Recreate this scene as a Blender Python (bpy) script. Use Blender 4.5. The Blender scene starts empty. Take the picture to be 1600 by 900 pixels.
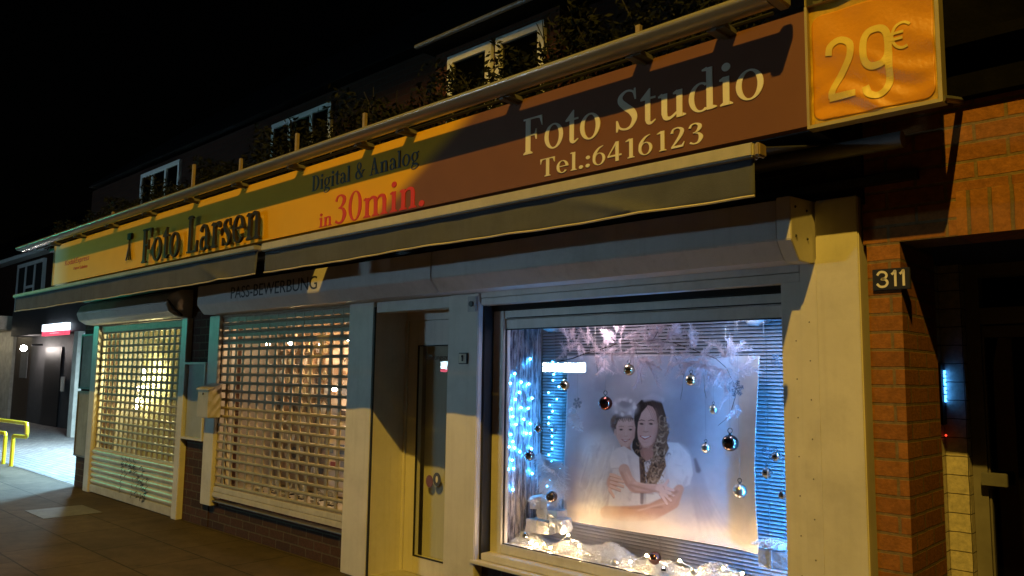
import bpy, bmesh, math, random
import numpy as np
from mathutils import Vector, Matrix
random.seed(7)
rng = np.random.default_rng(7)
R_ = math.radians
scene = bpy.context.scene
col = scene.collection

# ------------------------------------------------------------------ camera
F_PX = 1231.6
CAM = Vector((0.0, -3.86, 1.6))
RM = Matrix(((0.72383981, -0.06580362, -0.68682298),
             (0.68982972, 0.08895302, 0.71848613),
             (0.01381599, -0.99385977, 0.10978103)))       # world <- (right, down, forward)
cd = bpy.data.cameras.new("camera")
cd.sensor_width = 36.0
cd.lens = 36.0 * F_PX / 1600.0
cd.clip_start, cd.clip_end = 0.05, 500
cam = bpy.data.objects.new("camera", cd)
col.objects.link(cam)
r, d, f = RM.col[0], RM.col[1], RM.col[2]
cam.matrix_world = Matrix(((r[0], -d[0], -f[0], CAM[0]), (r[1], -d[1], -f[1], CAM[1]),
                           (r[2], -d[2], -f[2], CAM[2]), (0, 0, 0, 1)))
scene.camera = cam

def ray(px, py):
    return RM @ Vector((px - 800.0, py - 450.0, F_PX))
def at(px, py, y=0.0):                                      # pixel of the survey photo -> point on a wall plane
    q = ray(px, py); return CAM + q * ((y - CAM.y) / q.y)
def atx(px, py, x):
    q = ray(px, py); return CAM + q * ((x - CAM.x) / q.x)
def atz(px, py, z=0.0):
    q = ray(px, py); return CAM + q * ((z - CAM.z) / q.z)

# ------------------------------------------------------------------ world (night sky)
w = bpy.data.worlds.new("World"); scene.world = w; w.use_nodes = True
nt = w.node_tree
bg = nt.nodes["Background"]
sky = nt.nodes.new("ShaderNodeTexSky"); sky.sky_type = 'NISHITA'; sky.sun_disc = False
sky.sun_elevation = R_(1.0); sky.sun_rotation = R_(200)
nt.links.new(sky.outputs[0], bg.inputs[0]); bg.inputs[1].default_value = 0.0004

# ------------------------------------------------------------------ lamps
def lamp(name, kind, loc, power, colr, **kw):
    L = bpy.data.lights.new(name, kind); L.energy = power; L.color = colr
    for k, v in kw.items(): setattr(L, k, v)
    o = bpy.data.objects.new(name, L); o.location = loc; col.objects.link(o)
    return o
def aim(o, target):
    o.rotation_euler = (Vector(target) - o.location).to_track_quat('-Z', 'Y').to_euler()

LAMP = Vector((2.0, -10.0, 12.95))
sod = lamp("sodium_street_lamp", 'SPOT', LAMP, 7700, (1.0, 0.60, 0.07), spot_size=R_(51.5), spot_blend=0.10, shadow_soft_size=0.07)
aim(sod, (-6.2, -3.2, 0.0))
gl = lamp("green_traffic_light", 'SPOT', (-21.5, -4.6, 3.0), 170, (0.02, 1.0, 0.62), spot_size=R_(34), spot_blend=0.4, shadow_soft_size=0.12)
aim(gl, (-11.5, 0.0, 2.3))
gl2 = lamp("second_green_traffic_light", 'SPOT', (-27.0, -4.4, 3.1), 100, (0.02, 1.0, 0.62), spot_size=R_(24), spot_blend=0.4, shadow_soft_size=0.12)
aim(gl2, (-11.5, -0.3, 2.4))
pl = lamp("passage_lamp", 'AREA', (-13.6, 2.0, 2.75), 1300, (0.36, 0.72, 1.0), shape='RECTANGLE', size=0.9, size_y=0.25)

lamp("passage_lamp", 'AREA', (-17.2, 1.9, 2.6), 420, (0.62, 0.85, 1.0), shape='RECTANGLE', size=0.9, size_y=0.25)

vs = scene.view_settings
vs.view_transform = 'Standard'; vs.look = 'None'; vs.gamma = 1.0; vs.exposure = 0.0
vs.use_curve_mapping = False
scene.cycles.use_denoising = True
scene.cycles.max_bounces = 8
scene.cycles.transparent_max_bounces = 24
scene.cycles.caustics_reflective = False
scene.cycles.caustics_refractive = False
scene.cycles.sample_clamp_indirect = 4.0

# ------------------------------------------------------------------ materials
def principled(name):
    m = bpy.data.materials.new(name); m.use_nodes = True
    return m, m.node_tree, m.node_tree.nodes["Principled BSDF"]

def mat(name, c, rough=0.6, var=0.12, scale=6.0, bump=0.0, bscale=60.0, metal=0.0, spec=0.5, emit=None, es=0.0, stretch=None, dirt=0.0, sss=0.0):
    """plain procedural paint/plastic/metal with noise wear"""
    m, t, b = principled(name)
    N, L = t.nodes, t.links
    tc = N.new("ShaderNodeTexCoord"); src = tc.outputs["Object"]
    if stretch:
        mp = N.new("ShaderNodeMapping"); mp.inputs["Scale"].default_value = stretch
        L.new(src, mp.inputs[0]); src = mp.outputs[0]
    nz = N.new("ShaderNodeTexNoise"); nz.inputs["Scale"].default_value = scale; nz.inputs["Detail"].default_value = 6
    nz.inputs["Roughness"].default_value = 0.65
    L.new(src, nz.inputs["Vector"])
    rp = N.new("ShaderNodeValToRGB")
    rp.color_ramp.elements[0].position = 0.3; rp.color_ramp.elements[1].position = 0.7
    lo = [max(0, v * (1 - var)) for v in c]; hi = [min(1, v * (1 + var * 0.6)) for v in c]
    rp.color_ramp.elements[0].color = (*lo, 1); rp.color_ramp.elements[1].color = (*hi, 1)
    L.new(nz.outputs["Fac"], rp.inputs[0])
    out = rp.outputs[0]
    if dirt > 0:
        n2 = N.new("ShaderNodeTexNoise"); n2.inputs["Scale"].default_value = 2.3; n2.inputs["Detail"].default_value = 8
        n2.inputs["Roughness"].default_value = 0.75; L.new(tc.outputs["Object"], n2.inputs["Vector"])
        r2 = N.new("ShaderNodeValToRGB"); r2.color_ramp.elements[0].position = 0.50; r2.color_ramp.elements[1].position = 0.78
        r2.color_ramp.elements[0].color = (0, 0, 0, 1); r2.color_ramp.elements[1].color = (dirt, dirt, dirt, 1)
        L.new(n2.outputs["Fac"], r2.inputs[0])
        mx = N.new("ShaderNodeMixRGB"); mx.inputs[2].default_value = (c[0] * .3, c[1] * .27, c[2] * .22, 1)
        L.new(r2.outputs[0], mx.inputs[0]); L.new(out, mx.inputs[1]); out = mx.outputs[0]
    if dirt > 0:                                            # faint vertical run-off streaks
        m5 = N.new("ShaderNodeMapping"); m5.inputs["Scale"].default_value = (26, 26, 1.1); L.new(tc.outputs["Object"], m5.inputs[0])
        n5 = N.new("ShaderNodeTexNoise"); n5.inputs["Scale"].default_value = 1.0; n5.inputs["Detail"].default_value = 5; L.new(m5.outputs[0], n5.inputs["Vector"])
        r5 = N.new("ShaderNodeValToRGB"); r5.color_ramp.elements[0].position = .52; r5.color_ramp.elements[1].position = .75
        r5.color_ramp.elements[0].color = (0, 0, 0, 1); r5.color_ramp.elements[1].color = (dirt * .42,) * 3 + (1,); L.new(n5.outputs["Fac"], r5.inputs[0])
        m6 = N.new("ShaderNodeMixRGB"); m6.inputs[2].default_value = (c[0] * .38, c[1] * .35, c[2] * .30, 1)
        L.new(r5.outputs[0], m6.inputs[0]); L.new(out, m6.inputs[1]); out = m6.outputs[0]
    L.new(out, b.inputs["Base Color"])
    b.inputs["Roughness"].default_value = rough; b.inputs["Metallic"].default_value = metal
    b.inputs["Specular IOR Level"].default_value = spec
    if sss: b.inputs["Subsurface Weight"].default_value = sss
    if bump > 0:
        n3 = N.new("ShaderNodeTexNoise"); n3.inputs["Scale"].default_value = bscale; n3.inputs["Detail"].default_value = 4
        L.new(src, n3.inputs["Vector"])
        bp = N.new("ShaderNodeBump"); bp.inputs["Strength"].default_value = bump; bp.inputs["Distance"].default_value = 0.01
        L.new(n3.outputs["Fac"], bp.inputs["Height"]); L.new(bp.outputs[0], b.inputs["Normal"])
    if emit:
        b.inputs["Emission Color"].default_value = (*emit, 1); b.inputs["Emission Strength"].default_value = es
    return m

def brick(name, c1, c2, mortar, bw=0.25, rh=0.083, ms=0.007, rough=0.85, ground=False, bump=0.6, off=0.5, vertical=False):
    m, t, b = principled(name); N, L = t.nodes, t.links
    tc = N.new("ShaderNodeTexCoord"); sp = N.new("ShaderNodeSeparateXYZ"); L.new(tc.outputs["Object"], sp.inputs[0])
    cb = N.new("ShaderNodeCombineXYZ")
    if ground:
        L.new(sp.outputs[0], cb.inputs[0]); L.new(sp.outputs[1], cb.inputs[1])
    else:
        ad = N.new("ShaderNodeMath"); ad.operation = 'ADD'
        L.new(sp.outputs[0], ad.inputs[0]); L.new(sp.outputs[1], ad.inputs[1])
        L.new(ad.outputs[0], cb.inputs[1 if vertical else 0]); L.new(sp.outputs[2], cb.inputs[0 if vertical else 1])
    # wobble
    nz = N.new("ShaderNodeTexNoise"); nz.inputs["Scale"].default_value = 9.0; L.new(tc.outputs["Object"], nz.inputs["Vector"])
    vm = N.new("ShaderNodeVectorMath"); vm.operation = 'MULTIPLY_ADD'
    L.new(nz.outputs["Color"], vm.inputs[0]); vm.inputs[1].default_value = (0.008, 0.008, 0.0); L.new(cb.outputs[0], vm.inputs[2])
    br = N.new("ShaderNodeTexBrick"); L.new(vm.outputs[0], br.inputs["Vector"])
    br.offset = off
    br.inputs["Color1"].default_value = (*c1, 1); br.inputs["Color2"].default_value = (*c2, 1); br.inputs["Mortar"].default_value = (*mortar, 1)
    br.inputs["Scale"].default_value = 1.0; br.inputs["Brick Width"].default_value = bw; br.inputs["Row Height"].default_value = rh
    br.inputs["Mortar Size"].default_value = ms; br.inputs["Mortar Smooth"].default_value = 0.3; br.inputs["Bias"].default_value = 0.0
    n2 = N.new("ShaderNodeTexNoise"); n2.inputs["Scale"].default_value = 35 if not ground else 5; n2.inputs["Detail"].default_value = 8
    n2.inputs["Roughness"].default_value = 0.7
    L.new(tc.outputs["Object"], n2.inputs["Vector"])
    rp = N.new("ShaderNodeValToRGB"); rp.color_ramp.elements[0].position = 0.3; rp.color_ramp.elements[1].position = 0.72
    rp.color_ramp.elements[0].color = (0.55, 0.55, 0.55, 1); rp.color_ramp.elements[1].color = (1.15, 1.1, 1.05, 1)
    L.new(n2.outputs["Fac"], rp.inputs[0])
    mx = N.new("ShaderNodeMixRGB"); mx.blend_type = 'MULTIPLY'; mx.inputs[0].default_value = 0.9
    L.new(br.outputs["Color"], mx.inputs[1]); L.new(rp.outputs[0], mx.inputs[2]); L.new(mx.outputs[0], b.inputs["Base Color"])
    b.inputs["Roughness"].default_value = rough; b.inputs["Specular IOR Level"].default_value = .2
    inv = N.new("ShaderNodeMath"); inv.operation = 'MULTIPLY_ADD'; inv.inputs[1].default_value = -1.0
    L.new(br.outputs["Fac"], inv.inputs[0])
    n3 = N.new("ShaderNodeTexNoise"); n3.inputs["Scale"].default_value = 90; n3.inputs["Detail"].default_value = 5; L.new(tc.outputs["Object"], n3.inputs["Vector"])
    sc = N.new("ShaderNodeMath"); sc.operation = 'MULTIPLY'; sc.inputs[1].default_value = 0.6; L.new(n3.outputs["Fac"], sc.inputs[0]); L.new(sc.outputs[0], inv.inputs[2])
    bp = N.new("ShaderNodeBump"); bp.inputs["Strength"].default_value = bump; bp.inputs["Distance"].default_value = 0.008
    L.new(inv.outputs[0], bp.inputs["Height"]); L.new(bp.outputs[0], b.inputs["Normal"])
    return m

def glass(name, tint=(1, 1, 1), base=0.05, rough=0.0, dirt=0.0):
    m = bpy.data.materials.new(name); m.use_nodes = True; t = m.node_tree; N, L = t.nodes, t.links
    N.remove(N["Principled BSDF"]); out = N["Material Output"]
    tr = N.new("ShaderNodeBsdfTransparent"); tr.inputs[0].default_value = (*tint, 1)
    gs = N.new("ShaderNodeBsdfGlossy"); gs.inputs["Roughness"].default_value = rough
    fr = N.new("ShaderNodeFresnel"); fr.inputs[0].default_value = 1.45
    ge = N.new("ShaderNodeNewGeometry"); iv = N.new("ShaderNodeMath"); iv.operation = 'SUBTRACT'; iv.inputs[0].default_value = 1.0
    L.new(ge.outputs["Backfacing"], iv.inputs[1])
    fm = N.new("ShaderNodeMath"); fm.operation = 'MULTIPLY'; L.new(fr.outputs[0], fm.inputs[0]); L.new(iv.outputs[0], fm.inputs[1])
    mx = N.new("ShaderNodeMixShader"); L.new(fm.outputs[0], mx.inputs[0]); L.new(tr.outputs[0], mx.inputs[1]); L.new(gs.outputs[0], mx.inputs[2])
    last = mx.outputs[0]
    if dirt:
        df = N.new("ShaderNodeBsdfDiffuse"); df.inputs[0].default_value = (.6, .6, .58, 1)
        m2 = N.new("ShaderNodeMixShader"); tc = N.new("ShaderNodeTexCoord"); nz = N.new("ShaderNodeTexNoise")
        nz.inputs["Scale"].default_value = 4; nz.inputs["Detail"].default_value = 8; L.new(tc.outputs["Object"], nz.inputs["Vector"])
        mu = N.new("ShaderNodeMath"); mu.operation = 'MULTIPLY'; mu.inputs[1].default_value = dirt
        L.new(nz.outputs["Fac"], mu.inputs[0]); L.new(mu.outputs[0], m2.inputs[0]); L.new(last, m2.inputs[1]); L.new(df.outputs[0], m2.inputs[2]); last = m2.outputs[0]
    L.new(last, out.inputs[0])
    return m

def emit(name, c, s):
    m = bpy.data.materials.new(name); m.use_nodes = True; t = m.node_tree
    b = t.nodes["Principled BSDF"]; b.inputs["Base Color"].default_value = (.5, .5, .5, 1)
    b.inputs["Emission Color"].default_value = (*c, 1); b.inputs["Emission Strength"].default_value = s
    return m

def translucent(name, c, k=0.5, rough=.8):
    m = bpy.data.materials.new(name); m.use_nodes = True; t = m.node_tree; N, L = t.nodes, t.links
    N.remove(N["Principled BSDF"]); out = N["Material Output"]
    tc = N.new("ShaderNodeTexCoord"); nz = N.new("ShaderNodeTexNoise"); nz.inputs["Scale"].default_value = 40; L.new(tc.outputs["Object"], nz.inputs["Vector"])
    rp = N.new("ShaderNodeValToRGB"); rp.color_ramp.elements[0].color = (*[v * .8 for v in c], 1); rp.color_ramp.elements[1].color = (*c, 1); L.new(nz.outputs["Fac"], rp.inputs[0])
    a = N.new("ShaderNodeBsdfDiffuse"); b = N.new("ShaderNodeBsdfTranslucent")
    L.new(rp.outputs[0], a.inputs[0]); L.new(rp.outputs[0], b.inputs[0])
    mx = N.new("ShaderNodeMixShader"); mx.inputs[0].default_value = k
    L.new(a.outputs[0], mx.inputs[1]); L.new(b.outputs[0], mx.inputs[2]); L.new(mx.outputs[0], out.inputs[0])
    return m

M = {}
M['white'] = mat('white_cladding', (.66, .63, .56), .42, .10, 3.0, .04, 120, dirt=.28)
M['alu'] = mat('painted_aluminium', (.60, .58, .53), .35, .12, 5.0, .03, 90, dirt=.35)
M['box'] = mat('shutter_box_paint', (.56, .53, .49), .38, .10, 3.0, .03, 60, dirt=.4)
M['grille'] = mat('shutter_aluminium', (.31, .27, .19), .45, .2, 20, dirt=.4)
M['slat'] = mat('shutter_slats', (.64, .60, .50), .27, .15, 9, .03, 60, metal=.2, dirt=.4)
M['dark'] = mat('dark_paint', (.02, .02, .022), .5, .3)
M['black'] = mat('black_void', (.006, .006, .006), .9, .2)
M['gasket'] = mat('rubber_gasket', (.012, .012, .012), .6, .2)
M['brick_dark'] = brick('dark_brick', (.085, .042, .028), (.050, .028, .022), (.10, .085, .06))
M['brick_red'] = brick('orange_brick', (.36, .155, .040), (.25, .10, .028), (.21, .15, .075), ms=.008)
M['brick_soldier'] = brick('soldier_brick', (.38, .165, .042), (.29, .12, .03), (.19, .14, .07), ms=.009, bw=.245, rh=.083, vertical=True, off=0.0)
M['brick_house'] = brick('house_brick', (.050, .018, .010), (.035, .013, .008), (.03, .022, .018))
M['tile'] = brick('white_tile', (.62, .58, .48), (.58, .54, .46), (.10, .09, .08), bw=.12, rh=.1, ms=.003, rough=.25, bump=.3, off=0.0)
M['slab'] = brick('pavement_slabs', (.112, .084, .056), (.092, .070, .048), (.03, .025, .018), bw=.9, rh=.6, ms=.008, ground=True, rough=.8, bump=.5)
M['paver'] = brick('small_pavers', (.26, .26, .25), (.20, .20, .20), (.06, .06, .06), bw=.2, rh=.1, ms=.008, ground=True, rough=.75, bump=.8)
M['cream'] = mat('cream_bar', (.45, .425, .36), .4, .15, 5, dirt=.35)
M['oldbar'] = mat('grey_bar', (.30, .285, .22), .5, .2, 5, dirt=.5)
M['valance'] = mat('awning_fabric', (.080, .088, .115), .9, .22, 3.5, .15, 200, dirt=.4)
M['bead'] = mat('valance_bead', (.62, .55, .38), .6, .2)
M['gutter'] = mat('gutter_metal', (.42, .40, .35), .24, .12, 4, .02, 30, metal=.4, dirt=.25, stretch=(.3, 1, 1))
M['railpost'] = mat('rail_post', (.30, .23, .14), .5, .3, 20)
M['letter'] = mat('cream_letter', (.74, .70, .58), .6, .05)
M['letter_red'] = mat('red_letter', (.62, .035, .012), .6, .08)
M['letter_dark'] = mat('dark_letter', (.085, .08, .07), .6, .1)
M['bronze'] = mat('bronze_letter', (.045, .033, .02), .33, .35, 14, metal=.35)
M['print_red'] = mat('red_print', (.45, .06, .015), .6, .1)
M['ink'] = mat('black_ink', (.012, .012, .014), .5, .1)
M['orange'] = mat('orange_tarp', (.66, .275, .006), .42, .10, 7, .2, 60)
M['tarp'] = mat('yellow_tarp', (.58, .36, .025), .45, .35, 14, .2, 60)
M['tarp_digit'] = mat('yellow_digit', (.76, .57, .09), .45, .10, 8, .2, 60)
M['tarpframe'] = mat('tarp_frame', (.42, .36, .20), .35, .15)
M['glass'] = glass('window_glass', (.97, .985, .98))
M['glass_dirty'] = glass('shop_glass', (.95, .97, .95), dirt=.012)
M['glass_dark'] = glass('dark_glass', (.5, .52, .52))
M['chrome'] = mat('chrome', (.8, .8, .8), .12, .02, metal=1.0)
M['foil'] = mat('silver_foil', (.62, .62, .65), .38, .10, 20, metal=.75, bump=.9, bscale=40)
M['wood'] = mat('twig_bark', (.05, .03, .022), .8, .3, 40, .3)
M['feather'] = translucent('pink_feather', (.90, .76, .79), .45)
M['wingfeather'] = translucent('white_feather', (.80, .80, .82), .45)
M['cotton'] = translucent('white_fluff', (.90, .88, .86), .06)
M['blind'] = mat('blind_slat', (.42, .41, .43), .38, .08, 8, metal=.1)
M['board'] = mat('window_board', (.45, .43, .40), .6, .1)
M['roomwall'] = mat('interior_wall', (.32, .30, .27), .8, .1)
M['mailbox'] = mat('letterbox_metal', (.42, .40, .37), .38, .15, 6, dirt=.4)
M['leaf'] = mat('dark_leaf', (.010, .012, .005), .7, .4, 9, spec=.12)
M['stem'] = mat('stem', (.012, .011, .008), .8, .3)
M['rooftile'] = mat('roof_tile', (.010, .009, .009), .8, .4, 12, .5, 20, spec=.06)
M['winframe'] = mat('white_window_frame', (.66, .66, .64), .5, .1, dirt=.2)
M['yellow'] = mat('yellow_rail_paint', (.72, .56, .015), .3, .12, 8)
M['plaster'] = mat('pale_plaster', (.42, .40, .34), .8, .25, 4, .2, 60, dirt=.5)
M['thread'] = mat('thread', (.16, .16, .17), .6, .05)
M['cable'] = mat('cable', (.012, .012, .012), .5, .1)
M['plate'] = mat('steel_plate', (.20, .20, .20), .45, .25, 8, .1, 40, metal=.3)
M['cover'] = mat('cover_plate', (.13, .125, .12), .7, .3, 9, .2, 60)
M['curtain'] = translucent('cream_curtain', (.80, .76, .56), .4)
M['doorblind'] = mat('door_blind', (.55, .52, .42), .8, .12, 3, stretch=(6, 6, .3))

# ------------------------------------------------------------------ mesh builder
class MB:
    def __init__(s): s.v = []; s.f = []
    def add(s, vs, fs):
        n = len(s.v); s.v += [tuple(q) for q in vs]; s.f += [tuple(i + n for i in g) for g in fs]; return s
    def box(s, x0, x1, y0, y1, z0, z1):
        return s.add([(x0, y0, z0), (x1, y0, z0), (x1, y1, z0), (x0, y1, z0), (x0, y0, z1), (x1, y0, z1), (x1, y1, z1), (x0, y1, z1)],
                     [(3, 2, 1, 0), (4, 5, 6, 7), (0, 1, 5, 4), (1, 2, 6, 5), (2, 3, 7, 6), (3, 0, 4, 7)])
    def frame(s, x0, x1, z0, z1, y0, y1, wl, wr=None, wb=None, wt=None):     # rectangular frame in an xz plane
        wr = wl if wr is None else wr; wb = wl if wb is None else wb; wt = wl if wt is None else wt
        s.box(x0, x0 + wl, y0, y1, z0, z1); s.box(x1 - wr, x1, y0, y1, z0, z1)
        s.box(x0 + wl, x1 - wr, y0, y1, z0, z0 + wb); s.box(x0 + wl, x1 - wr, y0, y1, z1 - wt, z1); return s
    def prism(s, pts, y0, y1):                                               # pts (x,z) polygon extruded along y
        n = len(pts); vs = [(a, y0, b) for a, b in pts] + [(a, y1, b) for a, b in pts]
        return s.add(vs, [tuple(range(n))] + [tuple(range(2 * n - 1, n - 1, -1))] + [(i, (i + 1) % n, (i + 1) % n + n, i + n) for i in range(n)])
    def extrude_x(s, pts, x0, x1):                                           # pts (y,z) profile extruded along x
        n = len(pts); vs = [(x0, a, b) for a, b in pts] + [(x1, a, b) for a, b in pts]
        return s.add(vs, [tuple(range(n))] + [tuple(range(2 * n - 1, n - 1, -1))] + [(i, (i + 1) % n, (i + 1) % n + n, i + n) for i in range(n)])
    def tube(s, pts, rad, seg=8, caps=True):
        pts = [Vector(q) for q in pts]; n = len(pts); base = len(s.v)
        up = Vector((0, 0, 1))
        for i, q in enumerate(pts):
            tdir = (pts[min(i + 1, n - 1)] - pts[max(i - 1, 0)]).normalized()
            a = tdir.cross(up)
            if a.length < 0.05: a = tdir.cross(Vector((0, 1, 0)))
            a.normalize(); b = tdir.cross(a)
            rr = rad[i] if isinstance(rad, (list, tuple)) else rad
            for k in range(seg):
                an = 2 * math.pi * k / seg
                s.v.append(tuple(q + (a * math.cos(an) + b * math.sin(an)) * rr))
        for i in range(n - 1):
            for k in range(seg):
                s.f.append((base + i * seg + k, base + i * seg + (k + 1) % seg, base + (i + 1) * seg + (k + 1) % seg, base + (i + 1) * seg + k))
        if caps:
            s.f.append(tuple(base + k for k in range(seg))[::-1]); s.f.append(tuple(base + (n - 1) * seg + k for k in range(seg)))
        return s
    def ball(s, c, rad, nu=16, nv=10, sq=(1, 1, 1)):
        vs = [(c[0], c[1], c[2] + rad * sq[2])]
        for i in range(1, nv):
            th = math.pi * i / nv
            for k in range(nu):
                ph = 2 * math.pi * k / nu
                vs.append((c[0] + rad * sq[0] * math.sin(th) * math.cos(ph), c[1] + rad * sq[1] * math.sin(th) * math.sin(ph), c[2] + rad * sq[2] * math.cos(th)))
        vs.append((c[0], c[1], c[2] - rad * sq[2])); fs = []
        for k in range(nu): fs.append((0, 1 + k, 1 + (k + 1) % nu)); fs.append((len(vs) - 1, len(vs) - 1 - nu + (k + 1) % nu, len(vs) - 1 - nu + k))
        for i in range(nv - 2):
            for k in range(nu):
                a = 1 + i * nu; fs.append((a + k, a + nu + k, a + nu + (k + 1) % nu, a + (k + 1) % nu))
        return s.add(vs, fs)
    def build(s, name, m, parent=None, smooth=False, bevel=0.0, recalc=True):
        me = bpy.data.meshes.new(name); me.from_pydata(s.v, [], s.f)
        if recalc or bevel:
            bm = bmesh.new(); bm.from_mesh(me)
            bmesh.ops.recalc_face_normals(bm, faces=bm.faces)
            if bevel:
                bmesh.ops.bevel(bm, geom=bm.edges[:], offset=bevel, segments=2, affect='EDGES', clamp_overlap=True)
            bm.to_mesh(me); bm.free()
        if smooth:
            me.polygons.foreach_set("use_smooth", [True] * len(me.polygons))
            try: me.set_sharp_from_angle(angle=R_(40))
            except Exception: pass
        me.materials.append(m)
        o = bpy.data.objects.new(name, me); col.objects.link(o)
        if parent is not None:
            o.parent = parent; o.matrix_parent_inverse = Matrix.Translation(-parent.location)
        return o

def tag(o, label=None, cat=None, group=None, kind=None):
    if label: o["label"] = label
    if cat: o["category"] = cat
    if group: o["group"] = group
    if kind: o["kind"] = kind
    return o
def thing(name, label, cat, loc=(0, 0, 0), group=None):
    o = bpy.data.objects.new(name, None); o.location = loc; o.empty_display_size = .1; col.objects.link(o)
    return tag(o, label, cat, group)
def bx(name, m, parent, *b, bevel=0.0):
    return MB().box(*b).build(name, m, parent, bevel=bevel)

# ------------------------------------------------------------------ lettering
def cr(pts, n=7):                       # Catmull-Rom through (x, y, w)
    P = [np.array(q, float) for q in pts]; P = [2 * P[0] - P[1]] + P + [2 * P[-1] - P[-2]]; out = []
    for i in range(1, len(P) - 2):
        for k in range(n):
            t = k / n
            out.append(.5 * ((2 * P[i]) + (-P[i - 1] + P[i + 1]) * t + (2 * P[i - 1] - 5 * P[i] + 4 * P[i + 1] - P[i + 2]) * t * t + (-P[i - 1] + 3 * P[i] - 3 * P[i + 1] + P[i + 2]) * t ** 3))
    out.append(P[-2]); return out
def st(*pts):                           # variable-width stroke -> quads polygon
    c = cr(pts); L, Rr = [], []
    for i, q in enumerate(c):
        a = c[max(i - 1, 0)]; b = c[min(i + 1, len(c) - 1)]; dx, dy = b[0] - a[0], b[1] - a[1]; l = math.hypot(dx, dy) or 1
        nx, ny = -dy / l * q[2] / 2, dx / l * q[2] / 2
        L.append((q[0] + nx, q[1] + ny)); Rr.append((q[0] - nx, q[1] - ny))
    return ('strip', L, Rr)
def rc(x0, x1, y0, y1): return ('poly', [(x0, y0), (x1, y0), (x1, y1), (x0, y1)])
def pg(*p): return ('poly', list(p))
def ring(cx, cy, rx, ry, tx, ty, a0=0, a1=360, n=36, tilt=0.0):
    L, Rr = [], []
    for i in range(n + 1):
        a = R_(a0 + (a1 - a0) * i / n)
        L.append((cx + rx * math.cos(a), cy + ry * math.sin(a)))
        a2 = a + R_(tilt)
        Rr.append((cx + (rx - tx) * math.cos(a2), cy + (ry - ty) * math.sin(a2)))
    return ('strip', L, Rr)
def dot(cx, cy, r0): return ('poly', [(cx + r0 * math.cos(2 * math.pi * i / 20), cy + r0 * math.sin(2 * math.pi * i / 20)) for i in range(20)])
def foot(x, w=.15, y=0, t=.04): return [pg((x - .07, y), (x + w + .07, y), (x + w + .07, y + t * .8), (x + w, y + t * 2), (x, y + t * 2), (x - .07, y + t * .8))]
def head(x, w=.15, y=.66): return [pg((x + .01, y), (x - .08, y - .05), (x - .08, y - .085), (x + .01, y - .10))]
S = .15
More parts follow.
